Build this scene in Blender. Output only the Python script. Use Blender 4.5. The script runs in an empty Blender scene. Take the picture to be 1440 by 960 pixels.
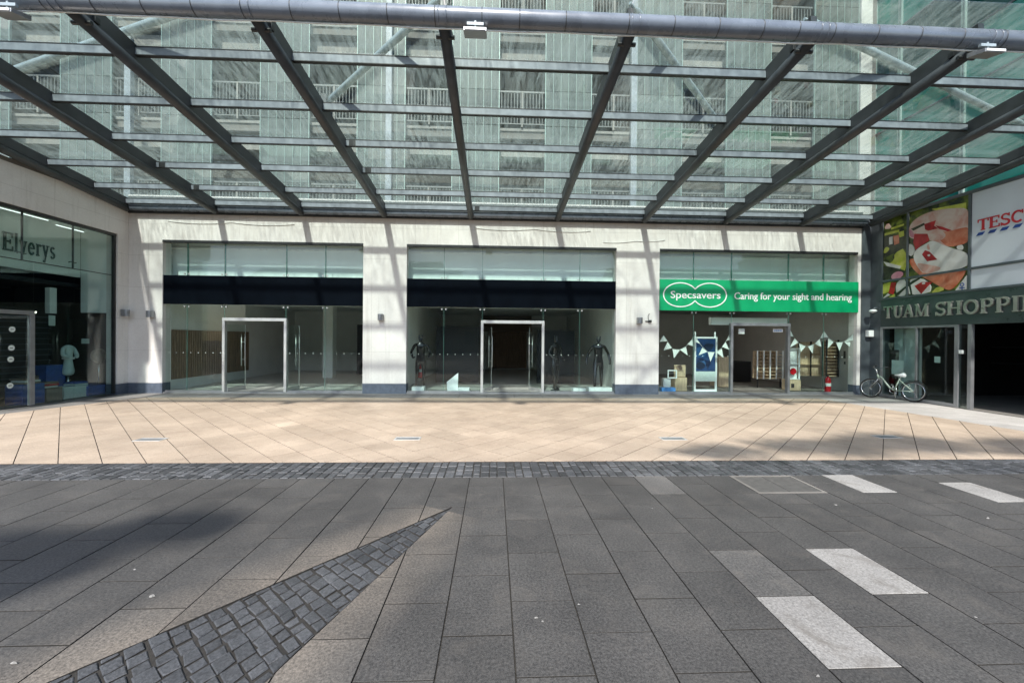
import bpy, bmesh, math, random
from mathutils import Vector
R = math.radians
rnd = random.Random(7)
sc = bpy.context.scene
COL = sc.collection

# ------------------------------------------------------------------ camera model
F, H = 578.0, 1.65
YAW, PIT, ROLL = R(2.5), R(-0.30), R(0.47)
def _axes():
    fw = Vector((math.sin(YAW)*math.cos(PIT), math.cos(YAW)*math.cos(PIT), math.sin(PIT)))
    rt = Vector((math.cos(YAW), -math.sin(YAW), 0))
    up = rt.cross(fw)
    c, s = math.cos(ROLL), math.sin(ROLL)
    return fw, rt*c + up*s, up*c - rt*s
FW, RT, UP = _axes()
def ray(x, y): return FW + RT*((x-720)/F) + UP*((480-y)/F)
def atY(x, y, Y):
    r = ray(x, y); t = Y/r.y; return Vector((r.x*t, Y, H + r.z*t))
def atX(x, y, X):
    r = ray(x, y); t = X/r.x; return Vector((X, r.y*t, H + r.z*t))
def atZ(x, y, Z=0):
    r = ray(x, y); t = (Z-H)/r.z; return Vector((r.x*t, r.y*t, Z))

# ------------------------------------------------------------------ node helpers
def nt(m):
    return m.node_tree.nodes, m.node_tree.links
def new_mat(name):
    m = bpy.data.materials.new(name); m.use_nodes = True
    n, l = nt(m); n.clear()
    out = n.new('ShaderNodeOutputMaterial')
    return m, n, l, out
def ramp(n, l, src, p0, c0, p1, c1):
    r = n.new('ShaderNodeValToRGB')
    e = r.color_ramp.elements
    e[0].position, e[1].position = p0, p1
    e[0].color = (*c0, 1) if len(c0) == 3 else c0
    e[1].color = (*c1, 1) if len(c1) == 3 else c1
    l.new(src, r.inputs[0]); return r
def noise(n, l, vec, scale, detail=4, rough=.55, dist=0.0):
    t = n.new('ShaderNodeTexNoise'); t.inputs['Scale'].default_value = scale
    t.inputs['Detail'].default_value = detail; t.inputs['Roughness'].default_value = rough
    t.inputs['Distortion'].default_value = dist
    l.new(vec, t.inputs['Vector']); return t
def mixc(n, l, fac, a, b, mode='MIX'):
    x = n.new('ShaderNodeMix'); x.data_type = 'RGBA'; x.blend_type = mode
    for s, v in ((0, fac), (6, a), (7, b)):
        if hasattr(v, 'links'): l.new(v, x.inputs[s])
        elif isinstance(v, (int, float)): x.inputs[s].default_value = v
        else: x.inputs[s].default_value = (*v, 1) if len(v) == 3 else v
    return x.outputs[2]
def mth(n, l, op, a, b=None, clamp=False):
    x = n.new('ShaderNodeMath'); x.operation = op; x.use_clamp = clamp
    for i, v in enumerate((a, b)):
        if v is None: continue
        if hasattr(v, 'links'): l.new(v, x.inputs[i])
        else: x.inputs[i].default_value = v
    return x.outputs[0]
def c3(*a): return a

def solid(name, col, rough=.5, metal=0.0, var=.12, scale=6, bump=0.0, bscale=80, spec=.5, dirt=0.0, stretch=None):
    """A painted / stone / metal surface: base colour broken up by noise, optional grime and bump."""
    m, n, l, out = new_mat(name)
    b = n.new('ShaderNodeBsdfPrincipled')
    g = n.new('ShaderNodeNewGeometry'); pos = g.outputs['Position']
    if stretch:
        mp = n.new('ShaderNodeMapping'); mp.inputs['Scale'].default_value = stretch
        l.new(pos, mp.inputs['Vector']); pos = mp.outputs[0]
    t = noise(n, l, pos, scale, 5)
    lo = tuple(c*(1-var) for c in col); hi = tuple(min(1, c*(1+var)) for c in col)
    cr = ramp(n, l, t.outputs[0], .3, lo, .7, hi)
    colr = cr.outputs[0]
    if dirt > 0:
        t2 = noise(n, l, pos, scale*.45, 8, .7)
        d = ramp(n, l, t2.outputs[0], .52, (0, 0, 0), .78, (dirt,)*3)
        colr = mixc(n, l, d.outputs[0], colr, tuple(c*.35 for c in col))
    l.new(colr, b.inputs['Base Color'])
    rr = ramp(n, l, t.outputs[0], .3, (max(0, rough-.08),)*3, .7, (min(1, rough+.08),)*3)
    l.new(rr.outputs[0], b.inputs['Roughness'])
    b.inputs['Metallic'].default_value = metal
    b.inputs['Specular IOR Level'].default_value = spec
    if bump > 0:
        t3 = noise(n, l, pos, bscale, 3)
        bp = n.new('ShaderNodeBump'); bp.inputs['Strength'].default_value = bump; bp.inputs['Distance'].default_value = .01
        l.new(t3.outputs[0], bp.inputs['Height']); l.new(bp.outputs[0], b.inputs['Normal'])
    l.new(b.outputs[0], out.inputs[0])
    return m

def emit(name, col, s):
    m, n, l, out = new_mat(name)
    e = n.new('ShaderNodeEmission'); e.inputs[0].default_value = (*col, 1); e.inputs[1].default_value = s
    l.new(e.outputs[0], out.inputs[0]); return m

def glass(name, tint, dirt=0.0, dcol=(.6, .62, .58), f0=.045, streak=None, rough=.0, trans=.5):
    m, n, l, out = new_mat(name)
    tr = n.new('ShaderNodeBsdfTransparent'); tr.inputs[0].default_value = (*tint, 1)
    gl = n.new('ShaderNodeBsdfGlossy'); gl.inputs['Roughness'].default_value = rough
    lw = n.new('ShaderNodeLayerWeight'); lw.inputs[0].default_value = .5
    p = mth(n, l, 'POWER', lw.outputs['Facing'], 5)
    fac = mth(n, l, 'ADD', mth(n, l, 'MULTIPLY', p, 1-f0), f0, True)
    base = tr.outputs[0]
    if dirt > 0:
        g = n.new('ShaderNodeNewGeometry'); pos = g.outputs['Position']
        mp = n.new('ShaderNodeMapping'); mp.inputs['Scale'].default_value = streak or (1, 1, 1)
        mp.inputs['Rotation'].default_value = (0, 0, R(28) if streak else 0)
        l.new(pos, mp.inputs['Vector'])
        t = noise(n, l, mp.outputs[0], 3.0, 8, .68, .6)
        t2 = noise(n, l, pos, .35, 3, .5)
        a = ramp(n, l, t.outputs[0], .38, (.12,)*3, .70, (1,)*3)
        a2 = ramp(n, l, t2.outputs[0], .35, (.35,)*3, .7, (1.3,)*3)
        dm = mth(n, l, 'MULTIPLY', mth(n, l, 'MULTIPLY', a.outputs[0], a2.outputs[0]), dirt, True)
        df = n.new('ShaderNodeBsdfDiffuse'); df.inputs[0].default_value = (*dcol, 1)
        tl = n.new('ShaderNodeBsdfTranslucent'); tl.inputs[0].default_value = (*dcol, 1)
        ms = n.new('ShaderNodeMixShader'); ms.inputs[0].default_value = trans
        l.new(df.outputs[0], ms.inputs[1]); l.new(tl.outputs[0], ms.inputs[2])
        m2 = n.new('ShaderNodeMixShader'); l.new(dm, m2.inputs[0])
        l.new(base, m2.inputs[1]); l.new(ms.outputs[0], m2.inputs[2]); base = m2.outputs[0]
    mx = n.new('ShaderNodeMixShader'); l.new(fac, mx.inputs[0])
    l.new(base, mx.inputs[1]); l.new(gl.outputs[0], mx.inputs[2])
    l.new(mx.outputs[0], out.inputs[0])
    return m

# ------------------------------------------------------------------ mesh helpers
ORI = {}
class MB:
    def __init__(s): s.v = []; s.f = []; s.m = []; s.sm = []; s.tint = []; s.cur = 1.0
    def face(s, idx, mi=0, smooth=False):
        s.f.append(tuple(idx)); s.m.append(mi); s.sm.append(smooth); s.tint.append(s.cur)
    def add(s, verts, faces, mi=0, smooth=False):
        o = len(s.v); s.v += [tuple(v) for v in verts]
        for f in faces: s.face([i+o for i in f], mi, smooth)
        return s
    def box(s, x0, x1, y0, y1, z0, z1, mi=0):
        if x0 > x1: x0, x1 = x1, x0
        if y0 > y1: y0, y1 = y1, y0
        if z0 > z1: z0, z1 = z1, z0
        v = [(x0,y0,z0),(x1,y0,z0),(x1,y1,z0),(x0,y1,z0),(x0,y0,z1),(x1,y0,z1),(x1,y1,z1),(x0,y1,z1)]
        return s.add(v, [(0,3,2,1),(4,5,6,7),(0,1,5,4),(1,2,6,5),(2,3,7,6),(3,0,4,7)], mi)
    def hexa(s, v, mi=0):
        return s.add(v, [(0,3,2,1),(4,5,6,7),(0,1,5,4),(1,2,6,5),(2,3,7,6),(3,0,4,7)], mi)
    def beam(s, a, b, w, h, mi=0, up=(0, 0, 1)):
        """box section w (across) x h (up) from a to b, a/b on the section's centre"""
        a, b = Vector(a), Vector(b); d = (b-a).normalized(); u = Vector(up)
        r = d.cross(u).normalized(); u = r.cross(d).normalized()
        q = []
        for p in (a, b):
            q.append([p - r*w/2 - u*h/2, p + r*w/2 - u*h/2, p + r*w/2 + u*h/2, p - r*w/2 + u*h/2])
        v = q[0] + q[1]
        return s.add(v, [(0,1,2,3),(7,6,5,4),(0,4,5,1),(1,5,6,2),(2,6,7,3),(3,7,4,0)], mi)
    def tube(s, pts, r, n=10, mi=0, caps=True, smooth=True):
        pts = [Vector(p) for p in pts]; rs = r if isinstance(r, (list, tuple)) else [r]*len(pts)
        o = len(s.v); prev = None
        for i, p in enumerate(pts):
            d = (pts[min(i+1, len(pts)-1)] - pts[max(i-1, 0)]).normalized()
            if prev is None:
                u = d.cross(Vector((0, 0, 1)))
                if u.length < 1e-3: u = d.cross(Vector((1, 0, 0)))
            else:
                u = prev - d*prev.dot(d)
            u.normalize(); prev = u; w = d.cross(u)
            for k in range(n):
                a = 2*math.pi*k/n; s.v.append(tuple(p + (u*math.cos(a) + w*math.sin(a))*rs[i]))
        for i in range(len(pts)-1):
            for k in range(n):
                k2 = (k+1) % n
                s.face((o+i*n+k, o+i*n+k2, o+(i+1)*n+k2, o+(i+1)*n+k), mi, smooth)
        if caps:
            s.face([o+k for k in range(n)][::-1], mi); s.face([o+(len(pts)-1)*n+k for k in range(n)], mi)
        return s
    def ring(s, c, r, tr, axis, n=32, k=8, mi=0):
        """torus about c, axis vector"""
        c = Vector(c); ax = Vector(axis).normalized()
        u = ax.cross(Vector((0, 0, 1)))
        if u.length < 1e-3: u = Vector((1, 0, 0))
        u.normalize(); w = ax.cross(u); o = len(s.v)
        for i in range(n):
            a = 2*math.pi*i/n; e = u*math.cos(a) + w*math.sin(a)
            for j in range(k):
                b = 2*math.pi*j/k; s.v.append(tuple(c + e*(r + tr*math.cos(b)) + ax*tr*math.sin(b)))
        for i in range(n):
            for j in range(k):
                i2, j2 = (i+1) % n, (j+1) % k
                s.face((o+i*k+j, o+i2*k+j, o+i2*k+j2, o+i*k+j2), mi, True)
        return s
    def prism(s, poly, fn, d0, d1, mi=0):
        """polygon of (a,b) extruded d0..d1; fn(a,b,d) -> xyz"""
        n = len(poly); v = [fn(a, b, d0) for a, b in poly] + [fn(a, b, d1) for a, b in poly]
        f = [tuple(range(n))[::-1], tuple(range(n, 2*n))] + [(i, (i+1) % n, n+(i+1) % n, n+i) for i in range(n)]
        return s.add(v, f, mi)
    def lathe(s, prof, c, n=20, mi=0, axis='Z'):
        o = len(s.v); c = Vector(c)
        for r, z in prof:
            for k in range(n):
                a = 2*math.pi*k/n
                if axis == 'Z': s.v.append(tuple(c + Vector((r*math.cos(a), r*math.sin(a), z))))
                else: s.v.append(tuple(c + Vector((r*math.cos(a), z, r*math.sin(a)))))
        for i in range(len(prof)-1):
            for k in range(n):
                k2 = (k+1) % n; s.face((o+i*n+k, o+i*n+k2, o+(i+1)*n+k2, o+(i+1)*n+k), mi, True)
        s.face([o+k for k in range(n)][::-1], mi); s.face([o+(len(prof)-1)*n+k for k in range(n)], mi)
        return s
    def build(s, name, mats, parent=None, bevel=0.0, tint=False, recalc=True, org=None):
        if not isinstance(mats, (list, tuple)): mats = [mats]
        if parent is not None: o = ORI[parent.name]
        elif org is not None: o = Vector(org)
        else:
            xs = [v[0] for v in s.v]; ys = [v[1] for v in s.v]; zs = [v[2] for v in s.v]
            o = Vector(((min(xs)+max(xs))/2, (min(ys)+max(ys))/2, min(zs)))
        me = bpy.data.meshes.new(name)
        me.from_pydata([(v[0]-o.x, v[1]-o.y, v[2]-o.z) for v in s.v], [], s.f)
        for mt in mats: me.materials.append(mt)
        me.polygons.foreach_set('material_index', s.m)
        me.polygons.foreach_set('use_smooth', s.sm)
        if tint:
            at = me.color_attributes.new('tint', 'FLOAT_COLOR', 'CORNER')
            vals = []
            for p, t in zip(me.polygons, s.tint): vals += [t, t, t, 1]*p.loop_total
            at.data.foreach_set('color', vals)
        if recalc or bevel:
            bm = bmesh.new(); bm.from_mesh(me)
            if recalc: bmesh.ops.recalc_face_normals(bm, faces=bm.faces)
            if bevel:
                ed = [e for e in bm.edges if len(e.link_faces) == 2 and e.calc_face_angle(0) > .5]
                bmesh.ops.bevel(bm, geom=ed, offset=bevel, segments=2, affect='EDGES', clamp_overlap=True, profile=.6)
            bm.to_mesh(me); bm.free()
        ob = bpy.data.objects.new(name, me); COL.objects.link(ob)
        ORI[ob.name] = Vector(o)
        if parent is not None: ob.parent = parent
        else: ob.location = o
        return ob

def thing(name, label, cat, loc, group=None):
    o = bpy.data.objects.new(name, None); o.empty_display_size = .2; COL.objects.link(o)
    o.location = loc; o['label'] = label; o['category'] = cat
    if group: o['group'] = group
    ORI[o.name] = Vector(loc); return o
def tag(o, label, cat, group=None, kind=None):
    o['label'] = label; o['category'] = cat
    if group: o['group'] = group
    if kind: o['kind'] = kind
    return o
def struct(o):
    o['kind'] = 'structure'; return o
def dup(root, loc, label=None, rotz=None):
    r = root.copy(); COL.objects.link(r); r.location = loc
    if rotz is not None: r.rotation_euler = (0, 0, rotz)
    if label: r['label'] = label
    ORI[r.name] = Vector(loc)
    for ch in root.children:
        c = ch.copy(); COL.objects.link(c); c.parent = r
        for g in ch.children:
            d = g.copy(); COL.objects.link(d); d.parent = c
    return r

# polygons ---------------------------------------------------------
def clip(poly, nx, ny, d):
    """keep the part with nx*x+ny*y <= d"""
    out = []
    for i in range(len(poly)):
        a, b = poly[i], poly[(i+1) % len(poly)]
        da, db = nx*a[0]+ny*a[1]-d, nx*b[0]+ny*b[1]-d
        if da <= 0: out.append(a)
        if (da < 0 < db) or (db < 0 < da):
            t = da/(da-db); out.append((a[0]+(b[0]-a[0])*t, a[1]+(b[1]-a[1])*t))
    return out
def area(p): return sum(p[i][0]*p[(i+1) % len(p)][1]-p[(i+1) % len(p)][0]*p[i][1] for i in range(len(p)))/2
def clean(p):
    q = []
    for a in p:
        if not q or (a[0]-q[-1][0])**2+(a[1]-q[-1][1])**2 > 1e-5: q.append(a)
    if len(q) > 1 and (q[0][0]-q[-1][0])**2+(q[0][1]-q[-1][1])**2 < 1e-5: q.pop()
    return q
def inset(p, d):
    p = clean(p)
    if len(p) < 3: return None
    if area(p) < 0: p = p[::-1]
    if area(p) < 4e-4: return None
    q = p
    for i in range(len(p)):
        a, b = p[i], p[(i+1) % len(p)]
        dx, dy = b[0]-a[0], b[1]-a[1]; L = math.hypot(dx, dy)
        nx, ny = dy/L, -dx/L
        q = clip(q, nx, ny, nx*a[0]+ny*a[1]-d)
        if len(q) < 3: return None
    q = clean(q)
    return q if len(q) > 2 and area(q) > 2e-4 else None
def slab(mb, poly, gap, bev, z=0.0, depth=.02, tint=1.0, tilt=0.0, mi=0):
    a = inset(poly, gap/2)
    if not a: return
    b = inset(a, bev)
    mb.cur = tint
    cx = sum(p[0] for p in a)/len(a); cy = sum(p[1] for p in a)/len(a)
    tx, ty = rnd.uniform(-tilt, tilt), rnd.uniform(-tilt, tilt)
    zz = lambda p: z + (p[0]-cx)*tx + (p[1]-cy)*ty
    o = len(mb.v); n = len(a)
    mb.v += [(p[0], p[1], z-depth) for p in a] + [(p[0], p[1], zz(p)-bev) for p in a]
    for i in range(n): mb.face((o+i, o+(i+1) % n, o+n+(i+1) % n, o+n+i), 1)
    if b and len(b) == n:
        mb.v += [(p[0], p[1], zz(p)) for p in b]
        for i in range(n): mb.face((o+n+i, o+n+(i+1) % n, o+2*n+(i+1) % n, o+2*n+i), mi)
        mb.face([o+2*n+i for i in range(n)], mi)
    else:
        mb.face([o+n+i for i in range(n)], mi)

# ------------------------------------------------------------------ materials
def paving_mat(name, lo, hi, speck, rough, wedge=False, bump=.35, stain=.5, warm=(.2, .16, .12), gum=.8):
    m, n, l, out = new_mat(name)
    b = n.new('ShaderNodeBsdfPrincipled')
    g = n.new('ShaderNodeNewGeometry'); pos = g.outputs['Position']
    at = n.new('ShaderNodeAttribute'); at.attribute_name = 'tint'
    t1 = noise(n, l, pos, 1.3, 6, .6)
    col = ramp(n, l, t1.outputs[0], .3, lo, .72, hi).outputs[0]
    t2 = noise(n, l, pos, 62, 5, .8)
    sp = ramp(n, l, t2.outputs[0], .38, (.48,)*3, .64, (1.55,)*3).outputs[0]
    col = mixc(n, l, speck, col, sp, 'MULTIPLY')
    t3 = noise(n, l, pos, 3.1, 8, .72, .8)
    st = ramp(n, l, t3.outputs[0], .5, (0,)*3, .75, (stain,)*3).outputs[0]
    col = mixc(n, l, st, col, warm)
    # trodden gum and bird droppings: sparse round spots, a few pale, more of them dark
    vo = n.new('ShaderNodeTexVoronoi'); vo.inputs['Scale'].default_value = 3.2; l.new(pos, vo.inputs['Vector'])
    vs = n.new('ShaderNodeSeparateColor'); l.new(vo.outputs['Color'], vs.inputs[0])
    rad = mth(n, l, 'MULTIPLY', mth(n, l, 'POWER', vs.outputs[1], 2), .07)
    spot = mth(n, l, 'LESS_THAN', vo.outputs['Distance'], rad)
    col = mixc(n, l, mth(n, l, 'MULTIPLY', mth(n, l, 'MULTIPLY', spot, mth(n, l, 'GREATER_THAN', vs.outputs[0], .55)), .5), col, mixc(n, l, 1, col, (.45, .45, .45), 'MULTIPLY'))
    col = mixc(n, l, mth(n, l, 'MULTIPLY', mth(n, l, 'MULTIPLY', spot, mth(n, l, 'LESS_THAN', vs.outputs[0], .14)), gum), col, (.42, .41, .39))
    # broad tone changes and drifting dirt
    t6 = noise(n, l, pos, .42, 4, .6, .5)
    col = mixc(n, l, 1, col, ramp(n, l, t6.outputs[0], .3, (.84,)*3, .7, (1.14,)*3).outputs[0], 'MULTIPLY')
    if wedge:
        sx = n.new('ShaderNodeSeparateXYZ'); l.new(pos, sx.inputs[0])
        dx = mth(n, l, 'ADD', sx.outputs[0], .40); dy = mth(n, l, 'ADD', sx.outputs[1], -4.05)
        ax, ay = -.50, -.866
        s_ = mth(n, l, 'ADD', mth(n, l, 'MULTIPLY', dx, ax), mth(n, l, 'MULTIPLY', dy, ay))
        d_ = mth(n, l, 'ABSOLUTE', mth(n, l, 'ADD', mth(n, l, 'MULTIPLY', dx, -ay), mth(n, l, 'MULTIPLY', dy, ax)))
        e_ = mth(n, l, 'SUBTRACT', d_, mth(n, l, 'MULTIPLY', s_, .21))
        f_ = mth(n, l, 'SUBTRACT', 1, mth(n, l, 'DIVIDE', e_, .42), True)
        gt = mth(n, l, 'GREATER_THAN', s_, .1)
        t4 = noise(n, l, pos, 2.2, 5, .6)
        f_ = mth(n, l, 'MULTIPLY', mth(n, l, 'MULTIPLY', f_, gt), ramp(n, l, t4.outputs[0], .3, (.35,)*3, .62, (1,)*3).outputs[0], True)
        col = mixc(n, l, mth(n, l, 'MULTIPLY', f_, .85), col, mixc(n, l, speck, (.15, .128, .104), sp, 'MULTIPLY'))
    col = mixc(n, l, 1.0, col, at.outputs['Color'], 'MULTIPLY')
    l.new(col, b.inputs['Base Color'])
    rr = ramp(n, l, t3.outputs[0], .3, (rough-.1,)*3, .7, (rough+.1,)*3)
    l.new(rr.outputs[0], b.inputs['Roughness'])
    bp = n.new('ShaderNodeBump'); bp.inputs['Strength'].default_value = bump; bp.inputs['Distance'].default_value = .004
    l.new(noise(n, l, pos, 90, 4, .7).outputs[0], bp.inputs['Height']); l.new(bp.outputs[0], b.inputs['Normal'])
    l.new(b.outputs[0], out.inputs[0])
    return m

def stone_mat():
    m, n, l, out = new_mat('limestone_cladding')
    b = n.new('ShaderNodeBsdfPrincipled')
    g = n.new('ShaderNodeNewGeometry'); pos = g.outputs['Position']
    t1 = noise(n, l, pos, 1.1, 6, .6, .4)
    col = ramp(n, l, t1.outputs[0], .3, (.65, .62, .585), .7, (.75, .73, .695)).outputs[0]
    t2 = noise(n, l, pos, 26, 5, .7)
    col = mixc(n, l, .35, col, ramp(n, l, t2.outputs[0], .3, (.82,)*3, .7, (1.1,)*3).outputs[0], 'MULTIPLY')
    mp = n.new('ShaderNodeMapping'); mp.inputs['Scale'].default_value = (3.5, 3.5, .25); l.new(pos, mp.inputs[0])
    t3 = noise(n, l, mp.outputs[0], 1.6, 7, .7)
    col = mixc(n, l, ramp(n, l, t3.outputs[0], .54, (0,)*3, .8, (.5,)*3).outputs[0], col, (.33, .29, .24))
    # panel joints: horizontal every .92 m, vertical every 1.28 m
    sx = n.new('ShaderNodeSeparateXYZ'); l.new(pos, sx.inputs[0])
    def joint(v, pitch, off):
        fr = mth(n, l, 'FRACT', mth(n, l, 'DIVIDE', mth(n, l, 'ADD', v, off), pitch))
        return mth(n, l, 'LESS_THAN', fr, .006/pitch)
    j = mth(n, l, 'MAXIMUM', joint(sx.outputs[2], .92, -.32), joint(mth(n, l, 'ADD', sx.outputs[0], sx.outputs[1]), 1.28, 50.13))
    col = mixc(n, l, mth(n, l, 'MULTIPLY', j, .55), col, (.25, .22, .19))
    l.new(col, b.inputs['Base Color']); b.inputs['Roughness'].default_value = .62
    bp = n.new('ShaderNodeBump'); bp.inputs['Strength'].default_value = .15; bp.inputs['Distance'].default_value = .005
    l.new(t2.outputs[0], bp.inputs['Height']); l.new(bp.outputs[0], b.inputs['Normal'])
    l.new(b.outputs[0], out.inputs[0]); return m

M = {}
M['stone'] = stone_mat()
M['plinth'] = solid('blue_grey_plinth', (.085, .105, .14), .5, var=.2, scale=14, dirt=.5, bump=.1)
M['basalt'] = paving_mat('dark_basalt_slab', (.038, .0365, .0345), (.067, .0642, .060), 1.0, .75, wedge=True, stain=.5, warm=(.095, .086, .074), bump=.6)
M['beige'] = paving_mat('sand_coloured_paver', (.325, .256, .192), (.425, .343, .262), .5, .6, stain=.55, warm=(.24, .185, .14), bump=.2)
M['pale_slab'] = paving_mat('pale_granite_slab', (.205, .197, .185), (.30, .29, .272), .7, .75, stain=1.0, warm=(.12, .108, .092))
M['sett'] = paving_mat('bluish_stone_sett', (.040, .042, .046), (.082, .084, .088), .9, .5, stain=.6, warm=(.03, .03, .03), bump=.9)
M['granite'] = paving_mat('grey_granite_paving', (.26, .25, .235), (.36, .345, .325), .5, .65, stain=.4, warm=(.2, .185, .165))
M['grout'] = solid('joint_sand', (.022, .020, .017), .95, var=.4, scale=30, bump=.5, bscale=200)
M['grout_l'] = solid('joint_mortar', (.075, .058, .045), .95, var=.3, scale=30)
M['asphalt'] = solid('asphalt', (.05, .05, .05), .9, var=.2, scale=3, bump=.3)
M['steel'] = solid('grey_steel_paint', (.05, .055, .058), .42, var=.22, scale=5, dirt=.45, spec=.5)
M['steel_l'] = solid('light_grey_purlin_paint', (.25, .28, .31), .4, var=.18, scale=7, dirt=.35)
M['pipe'] = solid('blue_grey_pipe_paint', (.15, .175, .21), .28, var=.16, scale=4, dirt=.35, spec=.6)
M['strut'] = solid('pale_blue_grey_strut', (.27, .325, .35), .4, var=.12, scale=6)
M['black_steel'] = solid('black_steel', (.018, .019, .02), .45, var=.2)
M['inox'] = solid('brushed_stainless', (.60, .60, .58), .42, .55, var=.05, scale=3)
M['alu'] = solid('grey_aluminium', (.30, .31, .32), .38, .6, var=.1)
M['dark_alu'] = solid('dark_grey_cladding', (.085, .10, .11), .36, .15, var=.16, scale=3, dirt=.3)
M['green_clad'] = solid('green_grey_cladding', (.05, .07, .068), .33, .1, var=.18, scale=2.5, dirt=.3)
M['navy'] = solid('midnight_fascia', (.0022, .0038, .0068), .6, var=.25, scale=2, spec=.03)
M['green_sign'] = solid('green_sign_vinyl', (.0, .33, .125), .38, var=.05, scale=2)
M['white_letter'] = solid('white_acrylic', (.85, .86, .84), .35, var=.02)
M['wall_white'] = solid('white_emulsion', (.80, .81, .78), .8, var=.05, scale=2)
M['bulkhead'] = solid('pale_bulkhead_paint', (.84, .87, .85), .6, var=.06, scale=1.5)
M['wall_grey'] = solid('grey_emulsion', (.34, .35, .33), .85, var=.08, scale=1.5)
M['wall_shop'] = solid('warm_grey_emulsion', (.46, .45, .42), .85, var=.08, scale=1.5)
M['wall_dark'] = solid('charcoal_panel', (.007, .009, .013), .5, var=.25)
M['tile'] = solid('pale_floor_tile', (.50, .49, .46), .35, var=.12, scale=3)
M['slat'] = solid('brown_wood_slat', (.26, .18, .125), .6, var=.4, scale=5, stretch=(8, 8, .5))
M['oak'] = solid('pale_oak', (.58, .44, .29), .5, var=.22, scale=5, stretch=(6, 6, .7))
M['shop_glass'] = glass('shop_glass', (.92, .965, .95), f0=.02)
M['green_glass'] = glass('upper_shop_glass', (.93, .985, .972), f0=.028)
M['dark_glass'] = glass('dark_shop_glass', (.80, .89, .875), f0=.05)
M['canopy_glass'] = glass('dirty_canopy_glass', (.87, .925, .905), dirt=.46, dcol=(.36, .42, .395), streak=(5.0, .8, 1.0), f0=.055, trans=.72)
M['glass_edge'] = solid('green_glass_edge', (.10, .24, .2), .15, var=.1)
M['black_gloss'] = solid('black_gloss_plastic', (.008, .008, .009), .12, var=.1, spec=.7)
M['black'] = solid('black_matt', (.012, .012, .013), .6, var=.1)
M['white_gloss'] = solid('white_laminate', (.80, .83, .82), .3, var=.03)
M['red'] = solid('signal_red', (.50, .012, .02), .3, var=.08)
M['navy_blue'] = solid('blue_card', (.02, .075, .30), .5, var=.3, scale=8)
M['sky_blue'] = solid('bright_blue_bag', (.08, .26, .62), .4, var=.2, scale=12)
M['rubber'] = solid('tyre_rubber', (.012, .012, .012), .7, var=.1)
M['sage_paint'] = solid('pale_sage_bike_paint', (.34, .40, .33), .28, var=.08)
M['chrome'] = solid('chrome', (.7, .7, .7), .15, 1.0, var=.03)
M['brown_soffit'] = solid('brown_grey_soffit', (.085, .068, .056), .85, var=.15, scale=2.5, dirt=.25)
M['concrete'] = solid('pale_concrete', (.50, .49, .46), .8, var=.14, scale=2, dirt=.4, bump=.1)
M['conc_dark'] = solid('car_park_concrete', (.15, .14, .125), .85, var=.2, scale=1.5, dirt=.4)
M['trim'] = solid('weathered_concrete_trim', (.24, .23, .21), .8, var=.25, scale=2, dirt=.6, stretch=(3, 1, .6))
M['rail'] = solid('galvanised_rail', (.14, .145, .14), .5, .2, var=.12)
M['teal_glass'] = solid('teal_curtain_glass', (.02, .20, .155), .08, var=.35, scale=.7, spec=.75)
M['teal_dark'] = solid('dark_teal_glass', (.006, .045, .042), .06, var=.3, scale=.7, spec=.7)
M['mullion'] = solid('pale_green_mullion', (.27, .36, .33), .4, .2, var=.1)
M['bronze'] = solid('bronze_letter', (.36, .35, .315), .33, .5, var=.15, scale=10)
M['panel_white'] = solid('white_backlit_panel', (.60, .64, .69), .4, var=.05, scale=1.2)
M['tesco_red'] = solid('sign_red', (.48, .02, .03), .4, var=.04)
M['tesco_blue'] = solid('sign_blue', (.012, .05, .24), .4, var=.04)
M['dk_green_letter'] = solid('dark_green_letter', (.004, .05, .045), .4, var=.1)
M['robe'] = solid('pale_towelling', (.58, .66, .63), .95, var=.1, scale=20, bump=.5)
M['beige_cloth'] = solid('taupe_knit', (.22, .17, .13), .95, var=.2, scale=25, bump=.4)
M['bunting'] = solid('white_bunting', (.80, .83, .79), .8, var=.04)
M['scrap'] = solid('trodden_paper', (.20, .195, .185), .8, var=.3, scale=120)
M['card'] = solid('white_card', (.75, .77, .75), .6, var=.03)
M['strip_light'] = emit('strip_light', (1, 1, .96), 1.1)
M['shop_light'] = emit('shop_strip_light', (1, .95, .86), 9.0)
M['spot_light'] = emit('warm_spot', (1, .9, .75), 5.0)
M['bark'] = solid('grey_bark', (.10, .08, .06), .9, var=.3, scale=8, bump=.6, bscale=30)

def panel_mat():
    m, n, l, out = new_mat('channel_glass')
    g = n.new('ShaderNodeNewGeometry'); pos = g.outputs['Position']
    at = n.new('ShaderNodeAttribute'); at.attribute_name = 'tint'
    mp = n.new('ShaderNodeMapping'); mp.inputs['Scale'].default_value = (9, 1, .9); l.new(pos, mp.inputs[0])
    t = noise(n, l, mp.outputs[0], 1.3, 6, .65)
    col = ramp(n, l, t.outputs[0], .3, (.092, .112, .103), .72, (.185, .212, .195)).outputs[0]
    col = mixc(n, l, 1, col, at.outputs['Color'], 'MULTIPLY')
    b = n.new('ShaderNodeBsdfPrincipled'); l.new(col, b.inputs['Base Color']); b.inputs['Roughness'].default_value = .22
    tr = n.new('ShaderNodeBsdfTransparent'); tr.inputs[0].default_value = (.6, .75, .69, 1)
    mx = n.new('ShaderNodeMixShader'); mx.inputs[0].default_value = .72
    l.new(tr.outputs[0], mx.inputs[1]); l.new(b.outputs[0], mx.inputs[2]); l.new(mx.outputs[0], out.inputs[0])
    return m
M['channel'] = panel_mat()

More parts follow.
